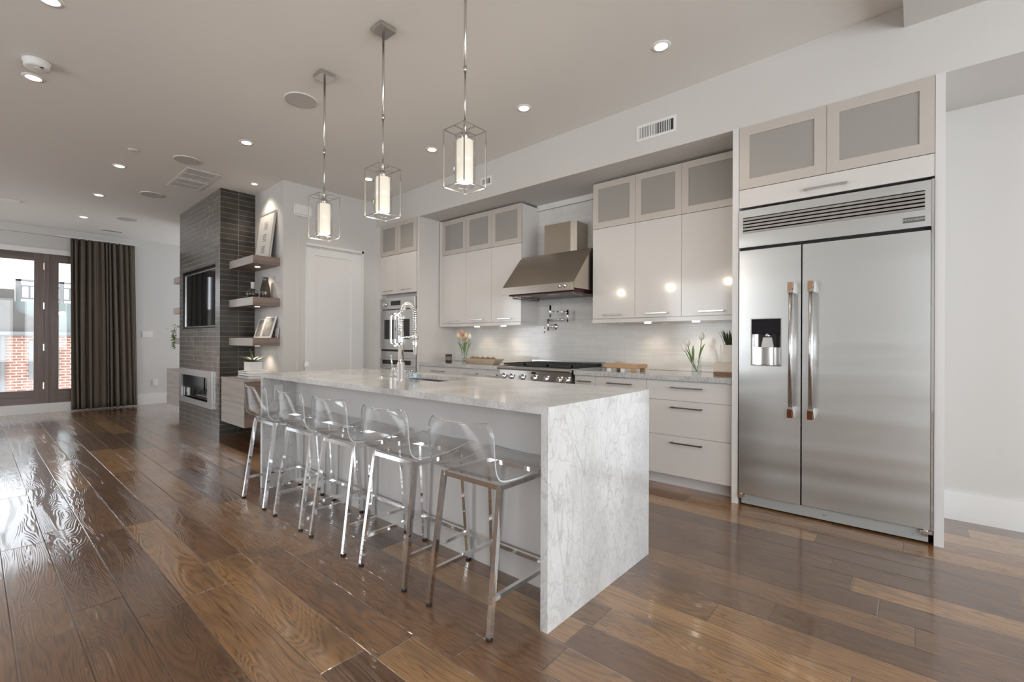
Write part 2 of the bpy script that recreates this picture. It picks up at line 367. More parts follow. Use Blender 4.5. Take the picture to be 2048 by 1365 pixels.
# ---------------------------------------------------------------- shell
cz = lambda x: 3.215 + .0225*x          # the ceiling falls slightly towards the far end
WY = 4.31                                # kitchen back wall
EX = -10.62                              # far end wall with the terrace doors
FY = 3.675                               # front plane of soffit and tall units
struct('floor', MB().box(EX-.1, 3.5, -3.5, 4.5, -.1, 0), floorm)
mb = MB(); x0, x1 = EX-.1, -.054
mb.prism([(x0, cz(x0)), (x1, cz(x1)), (x1, 3.5), (x0, 3.5)], 1, -3.5, 4.5)
struct('ceiling', mb, ceilp, 'pale ceiling over the kitchen and living area')
struct('trim_1', MB().box(-.054, 3.5, -3.5, FY, 3.085, 3.5), paint, 'lower ceiling section to the right of the kitchen')
struct('wall_back', MB().box(-5.68, 3.5, WY, 4.5, 0, 3.3), paint)
mb = MB(); mb.box(-5.68, 3.5, FY, WY, 2.745, 3.3)
struct('trim_2', mb, paint, 'white soffit above the kitchen cabinets')
struct('wall_pantry', MB().box(-8.98, -5.68, 2.42, 4.5, 0, 3.2), paint)
# end wall with the opening for the terrace doors
mb = MB(); DT, DB = 2.56, .145
mb.box(EX-.16, EX, 1.30, 4.5, 0, 3.1); mb.box(EX-.16, EX, -2.2, 1.30, DT, 3.1); mb.box(EX-.16, EX, -2.2, 1.30, 0, DB); mb.box(EX-.16, EX, -3.5, -2.2, 0, 3.1)
struct('wall_end', mb, paint)
struct('trim_3', MB().box(EX, EX+.05, -3.4, 1.6, 2.86, 3.06), paint, 'white boxed valance along the top of the far end wall')
struct('trim_4', MB().box(EX, EX+.02, -2.2, 1.32, 2.56, 2.64), trimw, 'white head casing above the terrace doors')
struct('trim_5', MB().box(EX, EX+.018, -2.2, 1.32, 0, DB), trimw, 'white riser board under the terrace doors')
struct('baseboard_end', MB().box(EX, EX+.018, 1.32, 4.31, 0, .185), trimw)
struct('baseboard_back', MB().box(.135, 3.4, WY-.018, WY, 0, .19), trimw)
struct('baseboard_pantry', MB().box(-5.68, -5.662, 2.42, 3.66, 0, .17), trimw)
# wall behind the camera and right end wall, each with window openings
def wall_with_openings(name, horizontal, c0, c1, a0, a1, ops, z0=.5, z1=2.6):
    mb = MB()
    def bx(p, q, za, zb):
        if horizontal: mb.box(p, q, c0, c1, za, zb)
        else: mb.box(c0, c1, p, q, za, zb)
    cur = a0
    for (p, q) in ops:
        bx(cur, p, 0, 3.3); bx(p, q, 0, z0); bx(p, q, z1, 3.3); cur = q
    bx(cur, a1, 0, 3.3); struct(name, mb, paint)
WF = [(-10.2, -8.8), (-4.7, -3.3), (1.9, 3.3)]; WR = [(-2.9, -1.1), (-.8, 1.0), (1.3, 3.1)]
wall_with_openings('wall_front', True, -3.7, -3.5, EX-.1, 3.7, WF, .35, 2.65)
wall_with_openings('wall_right', False, 3.5, 3.7, -3.5, 4.5, WR, .35, 2.65)
n = 1
for (a, b) in WF:
    wn = sempty('window_%d' % n, 'tall white framed window in the wall behind the viewer', ((a+b)/2, -3.6, .35)); n += 1
    mb = MB().frame(a, b, .35, 2.65, .06, -3.62, -3.56); mb.box((a+b)/2-.02, (a+b)/2+.02, -3.61, -3.57, .41, 2.59); struct('window_frame', mb, trimw, parent=wn)
    struct('glass_pane', MB().box(a+.06, b-.06, -3.595, -3.59, .41, 2.59), winglass, parent=wn)
for (a, b) in WR:
    wn = sempty('window_%d' % n, 'tall white framed window in the right end wall', (3.6, (a+b)/2, .35)); n += 1
    mb = MB(); mb.box(3.56, 3.62, a, a+.06, .35, 2.65); mb.box(3.56, 3.62, b-.06, b, .35, 2.65); mb.box(3.56, 3.62, a, b, .35, .41); mb.box(3.56, 3.62, a, b, 2.59, 2.65); mb.box(3.57, 3.61, (a+b)/2-.02, (a+b)/2+.02, .41, 2.59)
    struct('window_frame', mb, trimw, parent=wn)
    struct('glass_pane', MB().box(3.59, 3.595, a+.06, b-.06, .41, 2.59), winglass, parent=wn)
# terrace doors
def terrace_door(n, y0, y1, label, hinges):
    d = sempty('door_%d' % n, label, (EX-.06, y0, DB))
    xa, xb = EX-.10, EX-.045
    mb = MB(); mb.box(xa, xb, y0, y0+.115, DB, DT); mb.box(xa, xb, y1-.115, y1, DB, DT)
    struct('stile', mb, dwood, parent=d)
    mb = MB(); mb.box(xa, xb, y0+.115, y1-.115, 2.44, DT); mb.box(xa, xb, y0+.115, y1-.115, DB, .36)
    struct('rail', mb, dwoody, parent=d)
    struct('glass_pane', MB().box(EX-.075, EX-.069, y0+.115, y1-.115, .36, 2.44), winglass, parent=d)
    for hz in hinges:
        h = struct('hinge', MB().box(xb, xb+.012, y1-.012, y1+.012, hz-.055, hz+.055, .003), nickel, parent=d)
terrace_door(1, -.21, .775, 'dark wood terrace door at the left edge, brick building seen through its glass', (.43, 1.05, 1.72, 2.36))
terrace_door(2, .83, 1.29, 'dark wood terrace door half hidden by the curtain', ())
terrace_door(3, -1.20, -.215, 'dark wood terrace door outside the view to the left', ())
terrace_door(4, -2.19, -1.205, 'farthest left dark wood terrace door', ())
struct('trim_6', MB().box(EX-.11, EX-.03, .778, .828, DB, DT), dwood, 'dark wood mullion between the two terrace doors')
# pantry door (flush frame, one recessed panel)
d = sempty('door_5', 'white one-panel pantry door in the white wall left of the ovens', (-5.68, 3.07, 0))
mb = MB(); mb.box(-5.69, -5.672, 2.69, 3.45, 0, 2.33); struct('slab', mb, trimw, parent=d)
mb = MB(); ya, yb, za, zb = 2.70, 3.435, .005, 2.325
mb.box(-5.68, -5.662, ya, ya+.10, za, zb); mb.box(-5.68, -5.662, yb-.135, yb, za, zb); mb.box(-5.68, -5.662, ya+.10, yb-.135, 2.245, zb); mb.box(-5.68, -5.662, ya+.10, yb-.135, za, .25)
struct('raised_frame', mb, trimw, parent=d)
struct('pull_plate', MB().box(-5.664, -5.658, 2.672, 2.722, .845, .925, .002), chrome, 'small chrome pocket door pull', parent=d)
mb = MB(); mb.box(-5.68, -5.655, 3.45, 3.475, 0, 2.385); mb.box(-5.68, -5.655, 2.69, 3.475, 2.355, 2.385)
struct('trim_7', mb, trimw, 'white reveal edge around the pantry door')
struct('trim_8', MB().box(-5.68, -5.674, 2.596, 2.602, .18, 2.485), grille, 'thin vertical panel joint beside the pantry door')
# tiled fireplace wall
mb = MB(); A, B_, C_, D_ = -8.22, -6.52, 2.014, 2.42
FI = (-8.02, -6.89, .37, .69)
TVR = (-8.085, -6.68, 1.335, 2.15)
def wallface(mb, y, x0, x1, z0, z1, holes, depth):
    xs = sorted({x0, x1, *[h[0] for h in holes], *[h[1] for h in holes]}); zs = sorted({z0, z1, *[h[2] for h in holes], *[h[3] for h in holes]})
    for i in range(len(xs)-1):
        for j in range(len(zs)-1):
            mx_, mz = (xs[i]+xs[i+1])/2, (zs[j]+zs[j+1])/2
            if any(h[0] < mx_ < h[1] and h[2] < mz < h[3] for h in holes): continue
            mb.box(xs[i], xs[i+1], y, y+depth, zs[j], zs[j+1])
wallface(mb, C_, A, B_-.006, 0, 3.06, [FI, TVR], .10)
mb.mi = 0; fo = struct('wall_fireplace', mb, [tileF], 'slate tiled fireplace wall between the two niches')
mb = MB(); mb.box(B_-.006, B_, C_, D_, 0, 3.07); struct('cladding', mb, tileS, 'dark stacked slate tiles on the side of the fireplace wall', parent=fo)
mb = MB(); mb.box(A, B_-.006, C_+.30, D_, 0, 3.06); mb.box(A, A+.1, C_+.10, C_+.3, 0, 3.06); mb.box(B_-.106, B_-.006, C_+.1, C_+.3, 0, 3.06)
struct('core', mb, gapm, parent=fo)

# ---------------------------------------------------------------- outside
bl = thing('brick_building', 'red brick building with grey green roof seen through the terrace doors', 'building', (-18, 1, -6))
link('wall', MB().box(-22, -18, -6, 6, -6, 1.27), redbrick, bl)
mb = MB(); mb.box(-22, -17.9, -6, 6, 1.27, 1.37); mb.cyl((-17.88, 0, 1.33), .05, -6, 6, 10, 1); link('gutter', mb, railw, bl)
link('downspout', MB().cyl((-17.92, .545, 0), .05, -6, 1.3, 10), railw, bl)
mb = MB(); mb.prism([(-18, 1.37), (-18.15, 2.2), (-22, 2.2), (-22, 1.37)], 1, -6, 6); link('roof', mb, roofm, bl)
def owin(y0, y1, z0, z1):
    wv = link('window', MB().box(-18, -17.95, y0, y1, z0, z1), railw, bl)
    link('pane', MB().box(-17.95, -17.945, y0+.12, y1-.06, z0+.1, z1-.08), mat('outdoor_pane', (.55, .60, .62), .1), wv)
owin(1.02, 1.6, .1, 1.15); owin(1.02, 1.6, -1.5, -.56)
ch = bl
link('chimney_stack', MB().box(-19.2, -18.05, -.6, .76, 2.201, 2.5), stucco, ch)
link('chimney_base', MB().prism([(-1.5, 1.37), (1.15, 1.37), (1.15, 1.75), (.76, 1.95), (.76, 2.2), (-1.5, 2.2)], 0, -18.3, -17.99), stucco, ch)
rl = thing('roof_deck_railing', 'weathered white deck railing on the roof of the brick building', 'railing', (-18.2, 2, 2.2))
mb = MB(); mb.box(-18.25, -18.15, .78, 5, 2.74, 2.79); mb.box(-18.23, -18.17, .78, 5, 2.60, 2.64); mb.box(-18.23, -18.17, .78, 5, 2.26, 2.31); link('rail', mb, railw, rl)
for i in range(22): link('baluster', MB().box(-18.22, -18.18, .86+i*.16, .90+i*.16, 2.30, 2.62), railw, rl)
for y in (.78, 1.62, 2.9): link('post', MB().box(-18.25, -18.15, y, y+.1, 2.2, 2.79), railw, rl)
tag(link('terrace_deck', MB().box(-14.5, EX-.16, -4, 4, -.1, .06), mat('deck_boards', (.45, .42, .38), .8)), 'grey terrace deck outside the glazed doors', 'deck')

# ---------------------------------------------------------------- curtain
cu = thing('window_curtain', 'floor length charcoal brown pleated curtain beside the terrace doors', 'curtain', (-10.47, 1.5, .02))
random.seed(3); ph = [random.uniform(-.6, .6) for _ in range(8)]
def cf(a, b):
    z = .02 + 2.82*b
    y0 = 1.085 - .025*b; y1 = 1.955 - .055*b; sq = .03*math.sin(PI*b)
    g = a + .012*math.sin(a*31+ph[0])*(1-b) + .008*math.sin(a*17+ph[1])
    y = y0 + (y1-y0)*min(g, 1)
    wv = a*2*PI*12 + 1.5*math.sin(a*11+ph[4]) + .9*math.sin(a*23+ph[5]) + .7*math.sin(b*2.4+a*6)
    edge = min(1, a*9, (1-a)*14) ** .5 if 0 < a < 1 else 0
    amp = (.018+.026*(.5+.5*math.sin(a*13+ph[6])))*(.55+.45*edge)
    dx = amp*(math.sin(wv)+.28*math.sin(2*wv+.8)) + .005*math.sin(a*2*PI*31+ph[3]+b*2)
    if b > .985: z -= .012*(.5+.5*math.sin(a*2*PI*24))
    return (-10.455+dx, y, z)
mb = MB().grid(cf, 260, 24); c = link('fabric', mb, cloth, cu); md = c.modifiers.new('s', 'SOLIDIFY'); md.thickness = .004
tk = MB().box(-10.47, -10.44, .9, 1.92, 2.842, 2.858); link('track', tk, trimw, cu)

# ---------------------------------------------------------------- kitchen: tall fridge unit
def pull(xa, xb, z, y, parent, m=darkbar, name='handle', th=.010, out=.028):
    mb = MB(); mb.box(xa, xb, y-out-th, y-out, z-th/2, z+th/2, .0015)
    mb.box(xa+.006, xa+.018, y-out, y, z-th/2, z+th/2); mb.box(xb-.018, xb-.006, y-out, y, z-th/2, z+th/2)
    return link(name, mb, m, parent)
def slab(x0, x1, z0, z1, y, parent, name='door', m=gloss, t=.02):
    return link(name, MB().box(x0+.0012, x1-.0012, y, y+t, z0+.0012, z1-.0012, .0012), m, parent)
def glassdoor(x0, x1, z0, z1, y, parent, w_=.055, t=.02, m=champ):
    d = link('glass_door', MB().frame(x0+.001, x1-.001, z0+.001, z1-.001, w_, y, y+t), m, parent)
    link('frosted_pane', MB().box(x0+w_, x1-w_, y+.006, y+.011, z0+w_, z1-w_), frost, d); return d
fs = thing('refrigerator_cabinet', 'white tall cabinet surround around the steel refrigerator, two frosted doors above it', 'cabinet', (-.44, 3.95, 0))
link('side_panel', MB().box(-1.018, -.976, FY-.012, WY, 0, 2.745), satin, fs)
link('side_panel', MB().box(.088, .132, FY-.012, WY, 0, 2.745), satin, fs)
link('body', MB().box(-.976, .088, FY+.025, WY, 2.17, 2.742), satin, fs)
glassdoor(-.974, -.441, 2.29, 2.742, FY-.012, fs, .068)
glassdoor(-.441, .087, 2.29, 2.742, FY-.012, fs, .068)
fl = slab(-.974, .087, 2.155, 2.288, FY-.012, fs, 'flap_door'); pull(-.565, -.325, 2.203, FY-.012, fl, steelp)

fr = thing('refrigerator', 'tall stainless steel built-in side-by-side refrigerator with ice and water dispenser', 'refrigerator', (-.44, 3.95, 0))
F0 = 3.655; x0, x1 = -.972, .084
link('cabinet_body', MB().box(x0, x1, 3.735, 4.28, .07, 2.14), steelp, fr)
gx = (-.945, .044)
mb = MB(); wallface(mb, F0, x0, x1-.012, 1.865, 2.135, [(gx[0], gx[1], 1.965, 2.08)], .07); gr_ = link('grille_panel', mb, steel, fr)
mb = MB()
for i in range(5):
    z = 1.967 + i*.0232; mb.prism([(F0+.004, z), (F0+.004, z+.0145), (F0+.03, z+.020), (F0+.03, z+.012)], 0, *gx)
link('louver', mb, steelp, gr_)
link('louver_recess', MB().box(gx[0], gx[1], F0+.045, F0+.06, 1.965, 2.08), black, gr_)
link('edge_trim', MB().box(x1-.011, x1+.002, F0-.004, F0+.07, .085, 2.138), chrome, fr)
bd = link('badge', MB().box(-.055, .045, F0-.004, F0, 1.898, 1.928), mat('badge_grey', (.16, .16, .16), .3, metal=.6), gr_)
text('badge_lettering', 'MONOGRAM', .0165, mat('badge_letters', (.75, .75, .74), .3, metal=.5), fr, (-.005, F0-.005, 1.913), (PI/2, 0, 0))
DISP = (-.885, -.700, 1.018, 1.345); SX = -.577
mb = MB(); wallface(mb, F0, x0+.004, SX-.004, .085, 1.842, [DISP], .06); dl = link('door', mb, steel, fr); dl['label'] = 'narrow left freezer door with the dispenser'
dr = link('door', MB().box(SX+.004, x1-.013, F0, F0+.06, .085, 1.842, .003), steel, fr)
link('door_gap', MB().box(SX-.004, SX+.004, F0+.04, F0+.06, .085, 1.842), gapm, fr)
link('shadow_gap', MB().box(x0, x1-.012, F0+.04, F0+.075, 1.842, 1.866), gapm, fr)
dp = link('dispenser', MB().frame(DISP[0]-.006, DISP[1]+.006, DISP[2]-.006, DISP[3]+.006, .006, F0-.003, F0+.055), steelp, fr)
mb = MB(); mb.grid(lambda a, b: (DISP[0]+(DISP[1]-DISP[0])*a, F0+.055-.04*abs(2*a-1)**3, DISP[2]+.22*b), 12, 2); link('dispenser_cavity', mb, steelp, dp)
link('dispenser_screen', MB().box(DISP[0], DISP[1], F0+.004, F0+.055, 1.24, DISP[3]), glassk, dp)
mb = MB(); mb.prism([(-.825, 1.145), (-.745, 1.145), (-.757, 1.215), (-.813, 1.215)], 1, F0+.012, F0+.03); mb.cyl((-.785, F0+.02, 0), .02, 1.215, 1.24, 12); link('dispenser_paddle', mb, nickel, dp)
link('dispenser_recess', MB().box(-.84, -.73, F0+.03, F0+.05, 1.145, 1.24), black, dp)
for hx, par in ((-.633, dl), (-.517, dr)):
    mb = MB(); mb.cyl((hx, F0-.055, 0), .0125, .73, 1.53, 20); hb = link('handle', mb, steelp, par)
    for (za, zb, dirn) in ((1.515, 1.585, 1), (.745, .675, -1)):
        mb = MB(); mb.prism([(F0-.001, za), (F0-.068, za), (F0-.068, za+.014*dirn), (F0-.030, zb), (F0-.001, zb)], 0, hx-.017, hx+.017)
        link('handle_bracket', mb, steelp, hb)
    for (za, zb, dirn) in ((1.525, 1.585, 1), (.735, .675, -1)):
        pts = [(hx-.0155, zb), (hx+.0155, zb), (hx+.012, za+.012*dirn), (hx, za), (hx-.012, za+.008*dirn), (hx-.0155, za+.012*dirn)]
        mb = MB(); mb.prism(pts, 1, F0-.0745, F0-.066); link('handle_cap', mb, floor_tan if dirn > 0 else mat('dark_bronze_cap', (.16, .05, .02), .3, metal=.6), hb)  # floor reflections painted on the end faces, tan above and dark red below
kp = link('kick_plate', MB().box(x0+.02, x1-.02, F0+.015, F0+.03, .012, .08), mat('galvanised_plate', (.40, .42, .42), .45, metal=.3), fr)
for (a, b) in ((x0-.002, x0+.045), (x1-.06, x1)):
    mb = MB(); mb.box(a, b, F0-.006, F0+.03, .062, .082, .003); mb.cyl(((a+b)/2, F0+.006, 0), .012, .05, .086, 12); link('hinge', mb, chrome, fr)
mb = MB()
for x in (-.9, -.45, -.44, 0.0): mb.cyl((x, 0, .045), .004, F0+.011, F0+.016, 8, 1)
link('screw', mb, chrome, kp)

# ---------------------------------------------------------------- base cabinets and counters
BY = 3.70
def base_unit(x0, x1, label, zsplits, hx=None):
    b = thing('base_cabinet', label, 'cabinet', ((x0+x1)/2, 4.0, 0), 'white base cabinets along the back wall')
    link('carcass', MB().box(x0, x1, BY+.021, WY, .10, .868), satin, b); link('toe_kick', MB().box(x0, x1, 3.79, 3.81, 0, .10), satin, b)
    zs = [.868] + zsplits + [.104]
    for i in range(len(zs)-1):
        d = slab(x0, x1, zs[i+1], zs[i], BY, b, 'drawer')
        c = (x0+x1)/2; hw = hx or min(.12, (x1-x0)*.36)
        hz = zs[i]-.052 if i else (.815 if zs[i]-zs[i+1] < .2 else zs[i]-.05)
        pull(c-hw, c+hw, hz, BY, d)
    return b
base_unit(-1.70, -1.020, 'wide white base cabinet with three drawers next to the refrigerator', [.708, .424], .125)
base_unit(-2.188, -1.70, 'medium white base cabinet between the wide drawers and the narrow unit', [.708, .424], .115)
base_unit(-2.412, -2.188, 'narrow white base cabinet just right of the range', [.708], .07)
base_unit(-3.566, -3.345, 'narrow white base cabinet just left of the range', [.708], .07)
base_unit(-4.006, -3.566, 'white base cabinet left of the range, second from it', [.708, .424], .10)
base_unit(-4.715, -4.006, 'white base cabinet beside the tall oven cabinet', [.708, .424], .12)
tag(link('countertop', MB().box(-2.412, -1.020, FY, WY-.012, .870, .912, .003), marb2), 'grey veined stone countertop right of the range', 'countertop')
tag(link('countertop', MB().box(-4.716, -3.345, FY, WY-.012, .870, .912, .003), marb2), 'grey veined stone countertop left of the range', 'countertop')
tag(link('tile_backsplash', MB().box(-4.72, -1.018, WY-.012, WY-.001, .914, 2.68), splash), 'white glass mosaic backsplash behind range and counters', 'backsplash')
struct('trim_9', MB().box(-3.318, -2.405, WY-.03, WY-.012, 2.685, 2.745), trimw, 'white strip above the backsplash behind the hood')

# ---------------------------------------------------------------- wall cabinets
UY = 4.0
def wall_unit(x0, x1, label, lights=()):
    b = thing('wall_cabinet', label, 'cabinet', ((x0+x1)/2, 4.15, 1.36), 'white wall cabinets with frosted top doors')
    link('carcass', MB().box(x0, x1, UY+.021, WY-.012, 1.40, 2.722), gloss, b)
    link('light_rail', MB().box(x0, x1, UY-.006, WY-.012, 1.362, 1.398), gloss, b)
    glassdoor(x0, x1, 2.282, 2.725, UY, b, .058)
    d = slab(x0, x1, 1.402, 2.280, UY, b, 'lower_door'); c = (x0+x1)/2; pull(c-.10, c+.10, 1.437, UY, d, steelp)
    for lx, on_ in lights:
        link('under_cabinet_light', MB().cyl((lx, 4.09, 0), .032, 1.352, 1.362, 20), glow2 if on_ else grille, b)
        if on_: spot('under_cabinet_glow', (lx, 4.13, 1.345), 3.0, 2.3, 1, (1, .84, .66), .03)
    return b
LX1, LX2, LX3, LX4, LX5 = -1.43, -1.87, -2.15, -3.66, -4.10
wall_unit(-1.524, -1.016, 'rightmost white wall cabinet, touching the refrigerator surround', ((LX1, 1),))
wall_unit(-1.955, -1.524, 'white wall cabinet in the middle of the bank right of the hood', ((LX2, 1),))
wall_unit(-2.402, -1.955, 'white wall cabinet right beside the steel hood', ((LX3, 0),))
wall_unit(-3.772, -3.318, 'white wall cabinet touching the left side of the hood', ((LX4, 1),))
wall_unit(-4.205, -3.772, 'white wall cabinet in the middle of the bank left of the hood', ((LX5, 1),))
wall_unit(-4.655, -4.205, 'white wall cabinet next to the tall oven cabinet')
struct('trim_10', MB().box(-4.70, -4.655, UY, UY+.02, 1.365, 2.725), satin, 'white filler strip beside the left bank of wall cabinets')

# ---------------------------------------------------------------- oven tower
ot = thing('oven_cabinet', 'tall white cabinet housing the two wall ovens, beside the pantry door wall', 'cabinet', (-5.2, 4.0, 0))
link('side_panel', MB().box(-4.745, -4.716, FY, WY, 0, 2.745), gloss, ot)
link('filler_strip', MB().box(-5.68, -5.535, FY, FY+.02, 0, 2.745), satin, ot)
link('carcass', MB().box(-5.535, -4.745, 3.76, WY, .10, 2.74), satin, ot)
link('toe_kick', MB().box(-5.535, -4.745, 3.77, 3.79, 0, .10), satin, ot)
link('frame', MB().frame(-5.535, -4.745, .10, 2.74, .014, FY+.001, FY+.08), satin, ot)
glassdoor(-5.535, -5.14, 2.318, 2.742, FY-.02, ot, .058); glassdoor(-5.14, -4.747, 2.318, 2.742, FY-.02, ot, .058)
for (a, b) in ((-5.535, -5.14), (-5.14, -4.747)):
    d = slab(a, b, 1.80, 2.315, FY-.02, ot, 'upper_door'); c = (a+b)/2; pull(c-.10, c+.10, 1.845, FY-.02, d, champ)
d = slab(-5.535, -4.747, .104, .62, FY-.02, ot, 'lower_drawer'); pull(-5.26, -5.02, .56, FY-.02, d)
ov = thing('wall_oven', 'stainless French-door wall oven, the upper of the two ovens', 'oven', (-5.14, 4.0, 1.04))
xa, xb = -5.515, -4.765; oy = FY-.03
cp = link('control_panel', MB().box(xa, xb, oy, oy+.10, 1.60, 1.745, .003), steelp, ov)
link('display', MB().box(-5.27, -5.06, oy-.002, oy, 1.645, 1.705), glassk, cp)
link('knob', MB().lathe([(.032, 0), (.032, -.006), (.022, -.008), (.022, -.03)], (-5.40, oy, 1.665), 20, 1), chrome, cp)
for (a, b, hx) in ((xa, -5.142, -5.185), (-5.138, xb, -5.095)):
    d = link('door', MB().box(a, b, oy, oy+.10, 1.065, 1.585, .003), steelp, ov)
    wa = (a+.10, b-.06) if a == xa else (a+.06, b-.10)
    link('window', MB().box(wa[0], wa[1], oy-.002, oy, 1.20, 1.46), glassk, d)
    mb = MB(); mb.tube([(hx, oy, 1.11), (hx, oy-.06, 1.15), (hx, oy-.06, 1.50), (hx, oy, 1.54)], .010, square=True); link('handle', mb, chrome, d)
link('vent_slot', MB().box(xa+.01, xb-.01, oy+.01, oy+.1, 1.04, 1.063), black, ov)
ow = thing('speed_oven', 'stainless lower wall oven with black display, partly hidden behind the faucet', 'oven', (-5.14, 4.0, .63))
link('spacer', MB().box(xa, xb, oy+.01, oy+.1, .955, 1.038), steelp, ow)
cp = link('control_panel', MB().box(xa, xb, oy, oy+.10, .845, .953, .003), steelp, ow); link('display', MB().box(-5.46, -4.84, oy-.002, oy, .868, .925), glassk, cp)
dd = link('door', MB().box(xa, xb, oy, oy+.10, .635, .842, .003), steelp, ow)
mb = MB(); mb.tube([(xa+.05, oy, .80), (xa+.05, oy-.05, .80), (xb-.05, oy-.05, .80), (xb-.05, oy, .80)], .012); link('handle', mb, chrome, dd)

# ---------------------------------------------------------------- range, hood, pot filler
rg = thing('range', 'stainless six-burner gas range with black grates under the hood', 'range', (-2.88, 4.0, 0))
RX0, RX1 = -3.335, -2.420
link('body', MB().box(RX0+.004, RX1-.004, 3.70, 4.28, .09, .895), steelp, rg)
mb = MB(); mb.prism([(3.63, .885), (3.625, .90), (3.63, .915), (3.66, .922), (4.28, .922), (4.28, .895), (3.66, .885)], 0, RX0, RX1); link('bull_nose', mb, steelp, rg)
pn = link('control_panel', MB().prism([(3.655, .885), (3.68, .885), (3.70, .76), (3.675, .76)], 0, RX0+.01, RX1-.01), steelp, rg)
for i, kx in enumerate((-3.275, -3.17, -3.02, -2.865, -2.72, -2.56, -2.475)):
    kb = link('knob', MB().lathe([(.030, 0), (.030, -.008), (.023, -.012), (.021, -.04)], (kx, 3.668, .815), 20, 1), chrome, pn)
    link('bezel', MB().lathe([(.037, .002), (.037, -.004)], (kx, 3.668, .815), 24, 1), nickel, kb)
link('display', MB().box(-2.895, -2.845, 3.655, 3.662, .855, .875), glassk, pn)
link('oven_door', MB().box(RX0+.01, RX1-.01, 3.675, 3.70, .16, .755, .004), steelp, rg)
mb = MB(); mb.cyl((0, 3.62, .70), .013, RX0+.05, RX1-.05, 12, 0); mb.box(RX0+.07, RX0+.09, 3.62, 3.68, .69, .71); mb.box(RX1-.09, RX1-.07, 3.62, 3.68, .69, .71); link('oven_handle', mb, chrome, rg)
link('burner_tray', MB().box(RX0+.02, RX1-.02, 3.70, 4.22, .918, .926), iron, rg)
for i in range(3):
    a = RX0+.025+i*.289; b = a+.283; mb = MB(); za, zb = .932, .950
    for (p, q, s_, t_) in ((a, b, 3.71, 3.725), (a, b, 4.195, 4.21), (a, b, 3.955, 3.967), (a, a+.012, 3.71, 4.21), (b-.012, b, 3.71, 4.21)): mb.box(p, q, s_, t_, za, zb)
    for cy in (3.84, 4.08):
        cx_ = (a+b)/2
        for k in range(8):
            t = k*PI/4; mb.tube([(cx_+.03*math.cos(t), cy+.03*math.sin(t), .943), (cx_+.115*math.cos(t), cy+.105*math.sin(t), .943)], .005, square=True)
    link('grate', mb, iron, rg)
    for cy in (3.84, 4.08): link('burner', MB().lathe([(.045, .926), (.045, .934), (.032, .938), (.0, .939)], ((a+b)/2, cy, 0), 20), nickel, rg)
mb = MB(); mb.box(RX0, RX1, 4.225, 4.28, .922, .968)
rb = link('back_trim', mb, steelp, rg); mb = MB()
for i in range(45): mb.box(RX0+.02+i*.0197, RX0+.03+i*.0197, 4.222, 4.226, .928, .958)
link('vent_slots', mb, black, rb)

hd = thing('range_hood', 'bronze toned stainless chimney range hood on the wall over the range', 'hood', (-2.88, 4.0, 1.66))
hx0, hx1 = -3.330, -2.425
mb = MB(); mb.prism([(3.70, 1.745), (4.02, 2.11), (4.295, 2.11), (4.295, 1.69), (3.70, 1.69)], 0, hx0, hx1); link('canopy', mb, steelv, hd)
hb = link('front_lip', MB().box(hx0, hx1, 3.695, 3.705, 1.668, 1.745, .003), brushed('dark_brushed_lip', (.36, .32, .28), .26, 0), hd)  # same tinted steel, darkened to subdue its reflection of the room
for kx in (-2.585, -2.525): link('knob', MB().lathe([(.016, 0), (.016, -.005), (.011, -.007), (.011, -.022)], (kx, 3.695, 1.712), 16, 1), chrome, hb)
mb = MB(); mb.prism([(-3.035, 4.05), (-2.70, 4.05), (-2.645, 4.09), (-2.645, 4.295), (-3.035, 4.295)], 2, 2.11, 2.43); link('duct_cover', mb, steelv, hd)
link('baffle_filter', MB().box(hx0+.06, hx1-.03, 3.74, 4.27, 1.655, 1.69), mat('dark_red_brown_filter', (.06, .02, .015), .3, metal=.6), hd)
mb = MB(); mb.tube([(hx0+.10, 3.76, 1.655), (hx0+.10, 3.76, 1.635), (hx0+.10, 4.20, 1.635), (hx0+.10, 4.20, 1.655)], .006)
mb.tube([(hx1-.05, 3.76, 1.66), (hx1-.05, 3.76, 1.64), (hx1-.05, 4.20, 1.64), (hx1-.05, 4.20, 1.66)], .007)
link('hanging_bar', mb, darkbar, hd)
mb = MB(); mb.box(-3.15, -3.05, 3.80, 3.86, 1.649, 1.656); mb.box(-2.80, -2.70, 3.80, 3.86, 1.649, 1.656); link('hood_lamp', mb, mat('hood_lens', (.5, .45, .4), .2), hd)

pf = thing('pot_filler', 'chrome folding pot filler tap on the backsplash above the range', 'tap', (-3.06, 4.29, 1.34))
link('wall_flange', MB().lathe([(.033, 0), (.033, -.012), (.018, -.02)], (-3.06, WY-.013, 1.345), 20, 1), chrome, pf)
mb = MB(); mb.tube([(-3.06, 4.29, 1.345), (-3.06, 4.24, 1.345), (-3.13, 4.24, 1.345)], .012); mb.cyl((-3.12, 4.24, 0), .012, 1.30, 1.43, 12); link('valve', mb, chrome, pf)
mb = MB(); mb.tube([(-3.12, 4.24, 1.42), (-2.83, 4.20, 1.42)], .008); mb.cyl((-2.83, 4.20, 0), .013, 1.39, 1.52, 12); link('lower_arm', mb, chrome, pf)
mb = MB(); mb.tube([(-2.83, 4.20, 1.50), (-2.99, 4.10, 1.50)], .008); mb.cyl((-2.99, 4.10, 0), .012, 1.44, 1.57, 12); link('upper_arm', mb, chrome, pf)
link('lever', MB().tube([(-3.17, 4.24, 1.345), (-3.175, 4.24, 1.27)], .006), chrome, pf)
link('spout_lever', MB().tube([(-2.99, 4.10, 1.56), (-3.07, 4.08, 1.56)], .004), chrome, pf)

